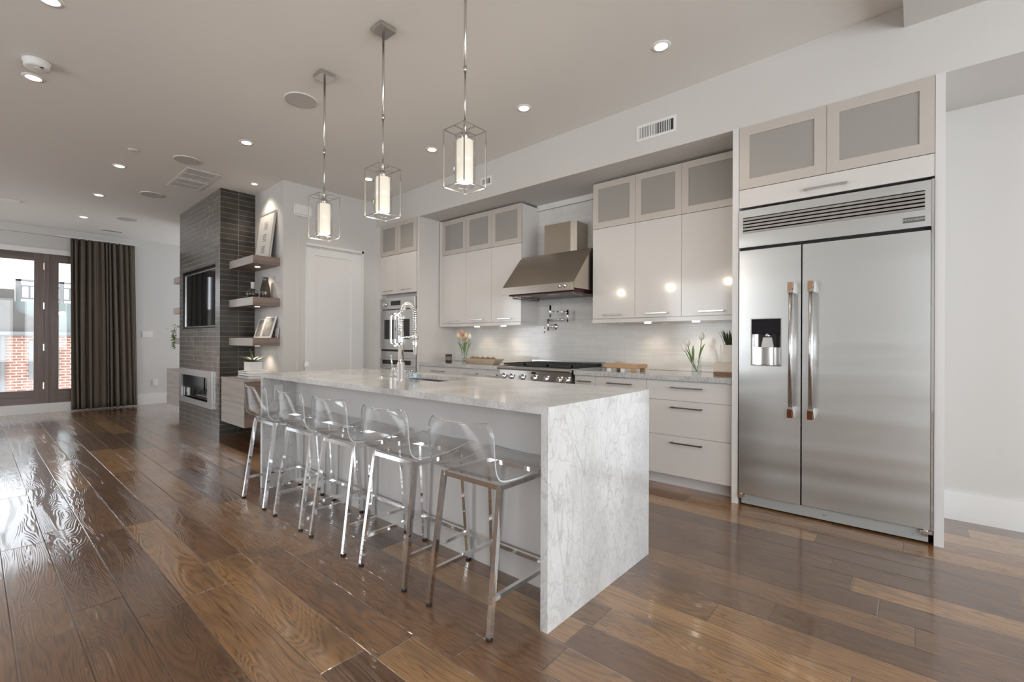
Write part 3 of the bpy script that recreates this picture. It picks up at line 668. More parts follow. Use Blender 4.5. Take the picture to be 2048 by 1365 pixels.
# ---------------------------------------------------------------- island
IX0, IX1, IY0, IY1, IT = -3.975, -1.118, 1.522, 2.468, .915
isl = thing('kitchen_island', 'large white kitchen island with veined stone waterfall ends', 'island', (-2.55, 2.0, 0))
SK = (-3.02, -2.345, 1.99, 2.335)
mb = MB(); xs = [IX0, SK[0], SK[1], IX1]; ys = [IY0, SK[2], SK[3], IY1]
for i in range(3):
    for j in range(3):
        if i == 1 and j == 1: continue
        mb.box(xs[i], xs[i+1], ys[j], ys[j+1], IT-.032, IT)
bmesh.ops.remove_doubles(mb.bm, verts=mb.bm.verts, dist=1e-5)
link('stone_top', mb, marb, isl)
link('waterfall_end', MB().box(IX1-.036, IX1, IY0, IY1, 0, IT-.032), marb, isl)
link('waterfall_end', MB().box(IX0, IX0+.036, IY0, IY1, 0, IT-.032), marb, isl)
mb = MB(); mb.box(IX0+.036, IX1-.036, 1.79, 1.81, .115, IT-.032); mb.box(IX0+.036, IX1-.036, 2.43, 2.448, .10, IT-.032)
bo = link('body_panel', mb, satin, isl)
link('base_board', MB().box(IX0+.036, IX1-.036, 1.782, 1.80, 0, .115), satin, isl)
link('inner_frame', MB().box(IX0+.036, IX1-.036, 1.81, 2.42, .02, .60), satin, isl)
link('outlet_plate', MB().box(IX0+.06, IX0+.066, 1.60, 1.67, .70, .82), plastic, isl)
sk = thing('kitchen_sink', 'stainless undermount sink set into the island top', 'sink', (-2.68, 2.16, .70))
mb = MB(); a, b, c, d_ = SK
mb.box(a-.015, b+.015, c-.015, d_+.015, .665, .672); mb.box(a-.015, a-.003, c-.015, d_+.015, .67, .883); mb.box(b+.003, b+.015, c-.015, d_+.015, .67, .883); mb.box(a-.015, b+.015, c-.015, c-.003, .67, .883); mb.box(a-.015, b+.015, d_+.003, d_+.015, .67, .883)
link('basin', mb, steelp, sk); link('drain', MB().lathe([(.045, .672), (.045, .676), (.02, .675)], (-2.68, 2.16, 0), 20), chrome, sk)

fa = thing('kitchen_faucet', 'tall chrome spring-neck faucet on the island', 'faucet', (-2.63, 1.90, .915))
fx, fy = -2.63, 1.90
link('base_column', MB().lathe([(.030, .915), (.030, .92), (.0265, .925), (.0265, 1.03), (.0235, 1.035)], (fx, fy, 0), 28), chrome, fa)
link('riser', MB().lathe([(.019, 1.03), (.019, 1.245), (.016, 1.25), (.016, 1.30)], (fx, fy, 0), 24), chrome, fa)
ex_ = .155; R_ = ex_/2; arch = [(fx, fy, 1.24 + .012*i) for i in range(8)]
arch += [(fx+R_-R_*math.cos(t), fy, 1.335+1.15*R_*math.sin(t)) for t in [PI*i/24 for i in range(25)]]
arch += [(fx+ex_, fy, 1.335-.02*i) for i in range(1, 6)]
link('hose', MB().tube(arch, .007, 10), darkbar, fa)
L_ = [0]
for i in range(1, len(arch)): L_.append(L_[-1]+(Vector(arch[i])-Vector(arch[i-1])).length)
def along(s):
    for i in range(1, len(arch)):
        if L_[i] >= s or i == len(arch)-1:
            t = (s-L_[i-1])/(L_[i]-L_[i-1]); p = Vector(arch[i-1]).lerp(Vector(arch[i]), min(t, 1)); return p, (Vector(arch[i])-Vector(arch[i-1])).normalized()
coil = []; turns = 40
for i in range(turns*10+1):
    s = L_[-1]*i/(turns*10); p, t = along(s); nrm = Vector((0, 1, 0)); bi = t.cross(nrm); an = 2*PI*i/10
    coil.append(p + (nrm*math.cos(an)+bi*math.sin(an))*.0155)
link('spring', MB().tube(coil, .0028, 6), chrome, fa)
link('spray_head', MB().lathe([(.012, 1.25), (.013, 1.20), (.017, 1.195), (.017, 1.14), (.013, 1.13), (.013, 1.095), (.010, 1.09)], (fx+ex_, fy, 0), 20), chrome, fa)
mb = MB().tube([(fx, fy, 1.205), (fx+ex_-.02, fy, 1.205)], .007); mb.lathe([(.022, 1.195), (.022, 1.215)], (fx+ex_, fy, 0), 20); link('support_arm', mb, chrome, fa)
mb = MB(); mb.tube([(fx, fy, .99), (fx-.055, fy-.035, .99)], .013, 14); mb.tube([(fx-.05, fy-.032, .99), (fx-.06, fy-.038, 1.085)], .005); link('lever', mb, chrome, fa)

bt = thing('soap_bottle', 'clear teardrop glass bottle with blue liquid beside the faucet', 'bottle', (-2.475, 1.895, .915))
prof = [(.030, .916), (.040, .925), (.043, .945), (.040, .975), (.028, 1.02), (.016, 1.055), (.011, 1.07), (.011, 1.09)]
link('glass_body', MB().lathe(prof, (-2.475, 1.895, 0), 28), glass, bt)
link('liquid', MB().lathe([(.027, .919), (.037, .927), (.0395, .945), (.038, .962)], (-2.475, 1.895, 0), 24), blue, bt)
link('stopper', MB().lathe([(.009, 1.07), (.011, 1.09), (.010, 1.11), (.006, 1.115)], (-2.475, 1.895, 0), 16), glass, bt)
mb = MB(); mb.cyl((-2.90, 1.93, 0), .022, .915, .922, 20); mb.cyl((-2.90, 1.93, 0), .015, .922, .928, 20)
tag(link('air_switch', mb, chrome), 'small chrome disposal button on the island left of the faucet', 'button')

# ---------------------------------------------------------------- stools
PROF = [(1.305, .850), (1.318, .790), (1.332, .725), (1.348, .670), (1.372, .632), (1.410, .610), (1.47, .603), (1.55, .604), (1.63, .612), (1.70, .624), (1.755, .636), (1.772, .632)]
def profat(t):
    s = t*(len(PROF)-1); i = min(int(s), len(PROF)-2); q = s-i
    def cr(k):
        P = lambda j: PROF[max(0, min(len(PROF)-1, j))][k]
        a, b, c, d = P(i-1), P(i), P(i+1), P(i+2)
        return .5*(2*b + (c-a)*q + (2*a-5*b+4*c-d)*q*q + (3*b-a-3*c+d)*q**3)
    return cr(0), cr(1)
def make_stool():
    st = thing('bar_stool', 'clear acrylic counter stool, nearest the viewer, overlapping the island waterfall end', 'stool', (-1.455, 1.55, 0), 'clear acrylic stools along the island')
    cx_ = -1.455
    def fn(a, b):
        y, z = profat(b); k = 2*a-1; back = max(0, 1-b/.42)
        hw = .205 - .006*(1-b)
        e = 1-abs(k)
        if b < .09:   # rounded top corners
            cr = (.09-b)/.09; hw -= .035*cr*cr
        y += .045*k*k*back*(1 if b < .4 else 0) - .0*e
        if b >= .3: z += .010*k*k*min(1, (b-.3)/.2)
        return (cx_ + k*hw, y, z)
    mb = MB().grid(fn, 20, 44)
    sh = link('seat_shell', mb, [acry, acre], st)
    md = sh.modifiers.new('s', 'SOLIDIFY'); md.thickness = .007; md.material_offset_rim = 1; md.offset = -1
    tz, ft = .582, .0105
    rt = [(cx_+s_*.172, 1.418) for s_ in (-1, 1)]; fr_ = [(cx_+s_*.172, 1.722) for s_ in (-1, 1)]
    mb = MB(); mb.tube([(*rt[0], tz), (*rt[1], tz)], ft, square=True); mb.tube([(*fr_[0], tz), (*fr_[1], tz)], ft, square=True)
    mb.tube([(*rt[0], tz), (*fr_[0], tz)], ft, square=True); mb.tube([(*rt[1], tz), (*fr_[1], tz)], ft, square=True)
    link('seat_frame', mb, chrome, st)
    bots = []
    for s_, top, by in ((-1, rt[0], 1.342), (1, rt[1], 1.342), (-1, fr_[0], 1.762), (1, fr_[1], 1.762)):
        bx_ = cx_ + s_*.186; bots.append((bx_, by))
        lg = link('leg', MB().tube([(*top, tz+.01), (bx_, by, .008)], ft, square=True), chrome, st)
        link('foot_pad', MB().cyl((bx_, by, 0), .014, 0, .010, 14), rubber, lg)
        link('seat_bumper', MB().cyl((top[0]-s_*.004, top[1], 0), .006, tz+.01, tz+.017, 8), rubber, st) if False else None
    def on(i, z):
        top = (rt+fr_)[i]; t = (z-.0)/tz; return (bots[i][0]+(top[0]-bots[i][0])*t, bots[i][1]+(top[1]-bots[i][1])*t, z)
    link('footrest', MB().tube([on(2, .150), on(3, .150)], .009, square=True), chrome, st)
    link('side_stretcher', MB().tube([on(0, .150), on(2, .150)], .009, square=True), chrome, st)
    link('side_stretcher', MB().tube([on(1, .150), on(3, .150)], .009, square=True), chrome, st)
    return st
s0 = make_stool()
for dx, lb in ((-.555, 'clear acrylic counter stool, second from the viewer'), (-1.105, 'clear acrylic counter stool in the middle of the row of five'),
               (-1.615, 'clear acrylic counter stool, second from the far end of the island'), (-2.165, 'clear acrylic counter stool farthest away, in front of the grey credenza')):
    dup(s0, (dx, 0, 0), lb)

# ---------------------------------------------------------------- pendants
def pendant(x, ctop, cz_, label):
    y = 1.70
    p = thing('pendant_lamp', label, 'lamp', (x, y, cz_), 'box cage pendants over the island')
    link('canopy', MB().box(x-.058, x+.058, y-.058, y+.058, cz_-.026, cz_, .003), nickel, p)
    zm = ctop + (cz_-ctop)*.36
    mb = MB(); mb.cyl((x, y, 0), .0075, zm, cz_-.02, 12); mb.cyl((x, y, 0), .010, zm-.008, zm+.02, 12); mb.cyl((x, y, 0), .0045, ctop+.05, zm, 10); mb.lathe([(.009, ctop-.02), (.009, ctop+.03), (.006, ctop+.06)], (x, y, 0), 12)
    link('rod', mb, nickel, p)
    h, w_, t = .302, .0785, .0026
    mb = MB(); zb = ctop-h
    cs = [(x-w_, y-w_), (x+w_, y-w_), (x+w_, y+w_), (x-w_, y+w_)]
    for i in range(4):
        a, b = cs[i], cs[(i+1) % 4]
        for z in (ctop, zb): mb.tube([(*a, z), (*b, z)], t, square=True)
        mb.tube([(*a, zb), (*a, ctop)], t, square=True)
    mb.tube([(x-w_, y, ctop), (x+w_, y, ctop)], t, square=True); mb.tube([(x, y-w_, ctop), (x, y+w_, ctop)], t, square=True)
    link('cage', mb, nickel, p)
    mb = MB(); mb.lathe([(.055, zb+.012), (.0575, zb+.008), (.0575, ctop-.045), (.02, ctop-.04)], (x, y, 0), 32, cap=False); link('clear_cylinder', mb, glass, p)
    link('socket', MB().cyl((x, y, 0), .022, ctop-.055, ctop-.018, 20), nickel, p)
    link('frosted_shade', MB().lathe([(.0, zb+.030), (.040, zb+.030), (.043, zb+.034), (.043, ctop-.058), (.040, ctop-.055), (.02, ctop-.055)], (x, y, 0), 32, cap=False), shade, p)
    l = bpy.data.lights.new('pendant_bulb', 'POINT'); l.energy = 8; l.color = (1, .84, .66); l.shadow_soft_size = .05
    o = bpy.data.objects.new('pendant_bulb', l); o.location = (x, y, zb-.03); col.objects.link(o)
pendant(-3.30, 2.240, cz(-3.30), 'farthest box cage pendant lamp, in front of the white pantry wall')
pendant(-2.55, 2.268, cz(-2.55), 'middle box cage pendant lamp above the island')
pendant(-1.80, 2.293, cz(-1.80), 'nearest box cage pendant lamp, hanging highest in the photo')

# ---------------------------------------------------------------- ceiling fixtures
def downlight(x, y, label, power=15, rad=.042):
    z = cz(x); d = thing('recessed_downlight', label, 'light', (x, y, z), 'recessed ceiling downlights')
    link('trim_ring', MB().lathe([(rad*1.05, -.006), (rad*1.45, -.004), (rad*1.5, 0)], (x, y, z), 32, cap=False), plastic, d)
    link('lamp', MB().lathe([(0, -.005), (rad, -.005), (rad*1.05, -.002)], (x, y, z), 28, cap=False), glow, d)
    spot('downlight_beam', (x, y, z-.03), power, 2.0, .7, (1, .87, .72), .04)
for x, y, lb in ((-1.306, 3.047, 'recessed ceiling light nearest the refrigerator, top right of the kitchen'), (-2.511, 3.055, 'recessed ceiling light above and right of the nearest pendant'),
                 (-3.726, 3.062, 'recessed ceiling light between the middle and nearest pendants'), (-4.921, 3.083, 'recessed ceiling light seen through the cage of the middle pendant'),
                 (-4.924, 1.746, 'recessed ceiling light left of the far pendant rod'), (-6.542, 1.05, 'recessed ceiling light beside the small ceiling sprinkler cap, before the twin vents'),
                 (-7.926, 1.07, 'recessed ceiling light second from the terrace doors'), (-9.364, 1.091, 'recessed ceiling light nearest the terrace doors'),
                 (-4.904, .296, 'recessed ceiling light just below the smoke detector'), (-3.763, .292, 'recessed ceiling light cut by the top edge of the photo')):
    downlight(x, y, lb)
downlight(-6.072, 2.245, 'small recessed light in the niche above the framed print', 16, .03)
downlight(-8.6, 2.245, 'small recessed light in the niche behind the fireplace wall', 4, .03)
for x, y, lb in ((-3.77, 1.743, 'large round flush ceiling speaker beside the far pendant canopy'), (-5.824, 1.491, 'round flush ceiling speaker just above the twin vents'),
                 (-7.42, 1.516, 'round flush ceiling speaker between the fireplace wall and the lights'), (-9.044, 1.543, 'round flush ceiling speaker nearest the curtain')):
    z = cz(x); s = thing('ceiling_speaker', lb, 'speaker', (x, y, z), 'round ceiling speakers')
    link('mesh_disc', MB().cyl((x, y, 0), .118, z-.006, z-.001, 40), speaker, s); link('rim', MB().lathe([(.118, -.008), (.122, -.008), (.124, 0)], (x, y, z), 40, cap=False), ceilp, s)
z = cz(-4.62); sd = thing('smoke_detector', 'round white smoke detector on the ceiling at upper left', 'detector', (-4.62, .295, z))
link('body', MB().lathe([(.075, 0), (.075, -.012), (.068, -.016), (.068, -.020), (.066, -.045), (.05, -.050), (0, -.050)], (-4.62, .295, z), 32), plastic, sd)
mb = MB(); mb.lathe([(.020, -.049), (.020, -.053)], (-4.62, .295, z), 20); link('test_button', mb, plastic, sd); link('indicator', MB().box(-4.585, -4.57, .31, .325, z-.052, z-.049), black, sd)
for x, y, lb in ((-5.93, 1.056, 'small round white sprinkler cap left of the ceiling speaker'), (-9.71, 1.103, 'small round white sprinkler cap nearest the terrace doors')):
    z = cz(x); tag(link('sprinkler_cap', MB().lathe([(.042, 0), (.042, -.005), (.036, -.008), (0, -.008)], (x, y, z), 24), ceilp, loc=(x, y, z)), lb, 'cap', 'ceiling sprinkler caps')
for (xa, xb, lb) in ((-6.44, -6.05, 'upper of the twin rectangular ceiling return vents by the tiled wall'), (-6.84, -6.47, 'lower of the twin rectangular ceiling return vents by the tiled wall')):
    z = cz((xa+xb)/2); v = thing('ceiling_vent', lb, 'vent', ((xa+xb)/2, 1.71, z), 'twin ceiling vents')
    ya, yb = 1.545, 1.875; t = z-.008
    mb = MB(); mb.box(xa, xa+.03, ya, yb, t, t+.007); mb.box(xb-.03, xb, ya, yb, t, t+.007); mb.box(xa+.03, xb-.03, ya, ya+.03, t, t+.007); mb.box(xa+.03, xb-.03, yb-.03, yb, t, t+.007); link('frame', mb, grille, v)
    mb = MB()
    for i in range(22):
        yy = ya+.034+i*.0122; mb.box(xa+.03, (xa+xb)/2-.005, yy, yy+.0055, t+.0005, t+.005); mb.box((xa+xb)/2+.005, xb-.03, yy, yy+.0055, t+.0005, t+.005)
    mb.box((xa+xb)/2-.005, (xa+xb)/2+.005, ya+.03, yb-.03, t, t+.005); link('fins', mb, mat('bright_vent_fins', (.86, .85, .83), .3), v)
    link('backing', MB().box(xa+.03, xb-.03, ya+.03, yb-.03, t+.0052, t+.0075), mat('vent_shadow', (.10, .09, .08), .8), v)
z = cz(-10.1); v = thing('ceiling_slot_diffuser', 'narrow dark slot diffuser in the ceiling near the curtain', 'vent', (-10.1, 1.53, z))
link('slot', MB().box(-10.15, -10.11, 1.40, 1.66, z-.004, z-.0005), black, v); link('frame', MB().box(-10.17, -10.09, 1.38, 1.68, z-.002, z-.0003), ceilp, v)
z = cz(-9.0); tag(link('ceiling_linear_diffuser', MB().box(-9.08, -8.93, -.3, .43, z-.010, z-.001), trimw, loc=(-9.0, .06, z)), 'long white rectangular ceiling diffuser at the left edge', 'vent')
# soffit registers
def register(x0, x1, z0, z1, label, half):
    v = thing('wall_register', label, 'vent', ((x0+x1)/2, FY, z0), 'soffit air registers')
    link('frame', MB().frame(x0, x1, z0, z1, .022, FY-.006, FY), trimw, v)
    n_ = int((x1-x0-.05)/.0145); mb = MB()
    for i in range(n_):
        a = x0+.026+i*.0145; mb.box(a, a+(.0085 if i < n_*half else .0055), FY-.005, FY-.002, z0+.02, z1-.02)
    link('fins', mb, trimw, v); link('backing', MB().box(x0+.02, x1-.02, FY-.0015, FY, z0+.02, z1-.02), gapm, v)
register(-1.785, -1.445, 2.865, 3.0, 'white air register on the soffit above the right wall cabinets', .5)
register(-3.63, -3.47, 2.875, 2.975, 'small air register on the soffit behind the nearest pendant', 0)

# ---------------------------------------------------------------- niche shelves, credenzas
def shelf(x0, x1, zt, label, lit=True):
    s = thing('floating_shelf', label, 'shelf', ((x0+x1)/2, 2.27, zt-.05), 'floating shelves in the niches')
    link('board', MB().box(x0, x1-.003, 2.122, 2.42, zt-.094, zt), swood, s)
    link('front_edge', MB().box(x0, x1-.003, 2.118, 2.122, zt-.094, zt), swoodf, s)
    link('end_panel', MB().box(x1-.003, x1, 2.118, 2.42, zt-.094, zt), swood, s)
    if lit:
        lx = (x0+x1)/2+.10; link('shelf_light', MB().cyl((lx, 2.27, 0), .028, zt-.099, zt-.093, 20), glow2, s)
        spot('shelf_light_beam', (lx, 2.29, zt-.115), 6.0, 1.9, .8, (1, .85, .68), .02)
shelf(-6.518, -5.762, 2.165, 'top floating shelf right of the tiled wall, under the framed print')
shelf(-6.518, -5.762, 1.682, 'middle floating shelf right of the tiled wall, holding the vases')
shelf(-6.518, -5.762, 1.208, 'bottom floating shelf right of the tiled wall, holding photo frames')
for zt, lb in ((2.165, 'top floating shelf just visible left of the tiled wall'), (1.682, 'middle floating shelf just visible left of the tiled wall'), (1.208, 'bottom floating shelf behind the trailing plant left of the tiled wall')):
    shelf(-8.978, -8.222, zt, lb, False)
def credenza(x0, x1, label):
    c = thing('wall_credenza', label, 'cabinet', ((x0+x1)/2, 2.22, .18), 'grey oak wall-hung credenzas')
    link('carcass', MB().box(x0, x1-.004, 2.05, 2.42, .178, .705), swood, c)
    link('end_panel', MB().box(x1-.004, x1, 2.032, 2.42, .178, .705), swood, c)
    link('top', MB().box(x0, x1, 2.028, 2.42, .705, .727), gwood, c)
    link('drawer_front', MB().box(x0, x1-.004, 2.032, 2.05, .446, .703), gwood, c)
    link('drawer_front', MB().box(x0, x1-.004, 2.032, 2.05, .178, .443), gwood, c)
credenza(-6.518, -5.762, 'grey oak wall-hung credenza right of the tiled wall, books and plant on top')
credenza(-8.978, -8.222, 'grey oak wall-hung credenza left of the tiled wall near the curtain')

# television, fireplace
tv = thing('television', 'black flat television recessed in the slate tiled wall', 'television', (-7.38, 2.05, 1.34))
a, b, c, d_ = TVR
link('recess_liner', MB().frame(a, b, c, d_, .012, 2.016, 2.10), black, tv)
link('bezel', MB().frame(a+.035, b-.035, c+.02, d_-.045, .014, 2.035, 2.06), steelp, tv)
link('screen', MB().box(a+.049, b-.049, 2.045, 2.055, c+.034, d_-.059), glassk, tv)
link('back_panel', MB().box(a+.012, b-.012, 2.062, 2.095, c+.012, d_-.012), black, tv)
fp = thing('fireplace_insert', 'stainless framed bioethanol fireplace insert low in the tiled wall', 'fireplace', (-7.45, 2.1, .3))
a, b, c, d_ = -8.145, -6.74, .298, .777
mb = MB(); mb.box(a, FI[0], 1.99, 2.013, c, d_); mb.box(FI[1], b, 1.99, 2.013, c, d_); mb.box(FI[0], FI[1], 1.99, 2.013, c, FI[2]); mb.box(FI[0], FI[1], 1.99, 2.013, FI[3], d_)
link('surround', mb, mat('brushed_surround', (.60, .60, .60), .32, metal=.9), fp)
mb = MB(); mb.box(FI[0], FI[1], 2.28, 2.30, FI[2], FI[3]); mb.box(FI[0], FI[1], 2.013, 2.28, FI[2]-.01, FI[2]); mb.box(FI[0]-.01, FI[0], 2.013, 2.30, FI[2], FI[3]); mb.box(FI[1], FI[1]+.01, 2.013, 2.30, FI[2], FI[3]); mb.box(FI[0], FI[1], 2.013, 2.30, FI[3], FI[3]+.01)
link('firebox', mb, black, fp)
link('side_liner', MB().box(FI[0], FI[0]+.004, 2.02, 2.27, FI[2]+.001, FI[3]-.001), steelp, fp)
link('glass_guard', MB().box(FI[0]+.06, FI[1]-.10, 2.04, 2.046, FI[2], FI[2]+.13), glass, fp)
link('burner', MB().box(-7.75, -7.15, 2.08, 2.20, FI[2], FI[2]+.03, .004), steelp, fp)
link('burner_bed', MB().box(-7.70, -7.20, 2.10, 2.18, FI[2]+.030, FI[2]+.036), conc, fp)

# ---------------------------------------------------------------- niche decoration
def leaning_frame(name, label, cx_, yb, zb, w_, h, tilt, rotz, mf, mi_, fw=.018, th=.015, marks=None, backleg=False):
    root = thing(name, label, 'picture frame', (cx_, yb, zb)); root.rotation_euler = (-tilt, 0, rotz)
    ORG[root] = Vector((0, 0, 0))
    link('frame', MB().frame(-w_/2, w_/2, 0, h, fw, 0, th), mf, root)
    link('picture', MB().box(-w_/2+fw, w_/2-fw, .004, .008, fw, h-fw), mi_, root)
    link('backing', MB().box(-w_/2+.004, w_/2-.004, .009, th-.001, .004, h-.004), gapm, root)
    if marks:
        mb = MB()
        for (mx_, mz, n_) in marks:
            for k in range(5):
                for q in range(4): mb.box(mx_-.05+q*.026, mx_-.05+q*.026+random.uniform(.012, .022), .002, .0042, mz+.04-k*.020, mz+.04-k*.020+.006)
        link('printed_lines', mb, ink, root)
    return root
leaning_frame('framed_print', 'tall silver framed print with three small blocks of writing, leaning in the niche', -6.085, 2.33, 2.1655, .46, .60, math.radians(7), 0, silver, paper, .02, .018, [(0, .43, 1), (0, .28, 1), (0, .13, 1)])
leaning_frame('photo_frame', 'smaller white photo frame on the bottom shelf, left of the larger one', -6.215, 2.328, 1.2085, .195, .25, math.radians(16), .0, whitef, photo)
leaning_frame('photo_frame', 'larger white photo frame on the bottom shelf, right of the smaller one', -5.955, 2.325, 1.2085, .285, .27, math.radians(15), .0, whitef, photo)
leaning_frame('photo_frame', 'small pale frame behind the right end of the larger photo frame', -5.80, 2.388, 1.2085, .07, .13, math.radians(5), .0, silver, paper)
v = link('dark_vase', MB().lathe([(.05, 1.683), (.062, 1.70), (.055, 1.80), (.035, 1.89), (.030, 1.94), (.034, 1.945)], (-6.0, 2.345, 0), 28), smoke, loc=(-6.0, 2.345, 1.683)); tag(v, 'tall dark smoked glass vase at the back of the middle shelf', 'vase')
v = thing('bottle_vase', 'round clear glass vase with pale neck on the middle shelf', 'vase', (-6.02, 2.21, 1.683))
link('bulb', MB().lathe([(.03, 1.683), (.062, 1.705), (.070, 1.735), (.058, 1.775), (.028, 1.80), (.022, 1.805)], (-6.02, 2.21, 0), 28), vglass, v)
link('neck', MB().lathe([(.021, 1.80), (.020, 1.87), (.026, 1.875)], (-6.02, 2.21, 0), 20), cer, v)
link('filling', MB().lathe([(.028, 1.687), (.058, 1.707), (.064, 1.73), (.06, 1.745)], (-6.02, 2.21, 0), 24), smoke, v)
for i, (dx, dz, ww, hh, m, lb) in enumerate(((0, 0, .32, .036, bookg, 'bottom book of the stack on the grey credenza'), (.02, .036, .31, .028, bookw, 'middle book of the stack on the grey credenza'), (-.01, .064, .26, .026, bookw, 'top book of the stack on the grey credenza, under the planter'))):
    zb = .7275+dz; cx_ = -5.96+dx
    b_ = thing('book', lb, 'book', (cx_, 2.20, zb), 'books stacked on the credenza')
    mb = MB(); mb.box(cx_-ww/2, cx_+ww/2, 2.08, 2.34, zb, zb+.003); mb.box(cx_-ww/2, cx_+ww/2, 2.08, 2.34, zb+hh-.003, zb+hh); mb.box(cx_-ww/2, cx_+ww/2, 2.08, 2.083, zb, zb+hh)
    link('cover', mb, m, b_); link('pages', MB().box(cx_-ww/2+.004, cx_+ww/2-.004, 2.0835, 2.335, zb+.0032, zb+hh-.0032), bookp, b_)
def leaf(mb, base, az, el, ln, wd, droop=.5, n=8):
    d = Vector((math.cos(az), math.sin(az), 0)); s = Vector((-math.sin(az), math.cos(az), 0)); pts = []
    p = Vector(base); e = el
    for i in range(n+1):
        t = i/n; w_ = wd*math.sin(PI*min(1, t*.92+.08))**.8*(1 if t < .95 else .3); up = Vector((0, 0, 1))
        pts.append((p - s*w_/2 + up*.15*w_, p - up*.05*w_, p + s*w_/2 + up*.15*w_))
        p = p + (d*math.cos(e) + up*math.sin(e))*ln/n; e -= droop/n
    vs = [tuple(q) for tr in pts for q in tr]; fs_ = []
    for i in range(n): fs_ += [(i*3, i*3+1, i*3+4, i*3+3), (i*3+1, i*3+2, i*3+5, i*3+4)]
    mb._new(vs, fs_, True)
pl = thing('potted_agave', 'spiky variegated plant in a square white pot on the stacked books', 'plant', (-5.97, 2.2, .8175)); zb = .8178
mb = MB(); mb.box(-6.045, -5.895, 2.125, 2.275, zb, zb+.105, .003); link('pot', mb, cer, pl); link('soil', MB().box(-6.035, -5.905, 2.135, 2.265, zb+.1052, zb+.107), mat('soil', (.05, .04, .03), .9), pl)
random.seed(5)
mb = MB()
for i in range(12): leaf(mb, (-5.97, 2.2, zb+.105), i*2.4, .45+.1*(i % 3), .17, .030, .5)
link('foliage', mb, pale, pl); mb = MB()
for i in range(3): leaf(mb, (-5.97, 2.2, zb+.105), 3.4+i*.5, 1.1+.1*i, .15+.03*(i == 0), .036, -.3)
for i in range(6): leaf(mb, (-5.97, 2.2, zb+.105), i*1.05+.5, .5, .12, .022, .8)
link('inner_leaves', mb, green, pl)
tp = thing('trailing_plant', 'small green trailing plant at the left edge of the tiled wall', 'plant', (-8.90, 2.22, 1.2085))
link('pot', MB().lathe([(.04, 1.2085), (.055, 1.30), (.058, 1.305)], (-8.88, 2.22, 0), 20), cer, tp)
mb = MB(); random.seed(11)
for i in range(120):
    b_ = (-8.90+random.gauss(0, .05), 2.17+random.gauss(0, .045), 1.34+random.uniform(-.32, .07)); b_ = (min(b_[0], -8.80), b_[1] if b_[2] > 1.33 else min(b_[1], 2.105), b_[2]); leaf(mb, b_, random.uniform(0, 6.28), random.uniform(-.6, 1), .035, .022, .5, 4)
link('foliage', mb, mat('light_leaf', (.16, .24, .06), .5, var=.3), tp)

# ---------------------------------------------------------------- wall plates
def plate(name, label, y0, y1, z0, z1, cat, marks):
    p = thing(name, label, cat, (EX, (y0+y1)/2, z0))
    link('plate', MB().box(EX, EX+.008, y0, y1, z0, z1, .002), plastic, p)
    for (ya, yb, za, zb) in marks: link('switch_rocker' if cat == 'switch' else 'socket', MB().box(EX+.008, EX+.012, ya, yb, za, zb, .001), trimw if cat == 'switch' else grille, p)
plate('light_switch', 'white triple switch plate on the far wall right of the curtain', 2.03, 2.19, 1.22, 1.335, 'switch', [(2.045+.048*i, 2.075+.048*i, 1.245, 1.31) for i in range(3)])
plate('wall_outlet', 'white power outlet low on the far wall right of the curtain', 2.185, 2.265, .33, .45, 'outlet', [(2.208, 2.242, .345, .38), (2.208, 2.242, .40, .435)])
dc = thing('door_chime', 'white rounded door chime box high on the pantry wall behind the far pendant', 'chime', (-5.66, 2.63, 2.69))
mb = MB(); mb.box(-5.679, -5.635, 2.53, 2.76, 2.69, 2.83, .02); link('cover', mb, plastic, dc); link('back_plate', MB().box(-5.68, -5.675, 2.54, 2.75, 2.70, 2.82), trimw, dc)

# ---------------------------------------------------------------- counter objects
CT = .9125
c = thing('jar_candle', 'dark glass jar candle on the counter beside the oven cabinet', 'candle', (-4.36, 3.86, CT))
link('jar', MB().lathe([(.036, CT), (.040, CT+.006), (.040, CT+.105), (.037, CT+.105)], (-4.36, 3.86, 0), 28, cap=True), candle, c)
link('label_band', MB().lathe([(.0405, CT+.03), (.0405, CT+.075)], (-4.36, 3.86, 0), 28, cap=False), mat('grey_label', (.16, .15, .14), .5), c)
def vase(x, y, h, rr, label):
    v = thing('glass_vase', label, 'vase', (x, y, CT))
    link('glass', MB().lathe([(rr*.85, CT), (rr, CT+.01), (rr*.9, CT+h*.5), (rr*1.02, CT+h)], (x, y, 0), 28, cap=False), vglass, v)
    link('base', MB().lathe([(0, CT), (rr*.85, CT), (rr*.9, CT+.012), (0, CT+.012)], (x, y, 0), 28, cap=False), glass, v)
    link('water', MB().lathe([(rr*.8, CT+.014), (rr*.82, CT+h*.5)], (x, y, 0), 24), mat('water_tint', (.5, .5, .5), .1) if False else glass, v)
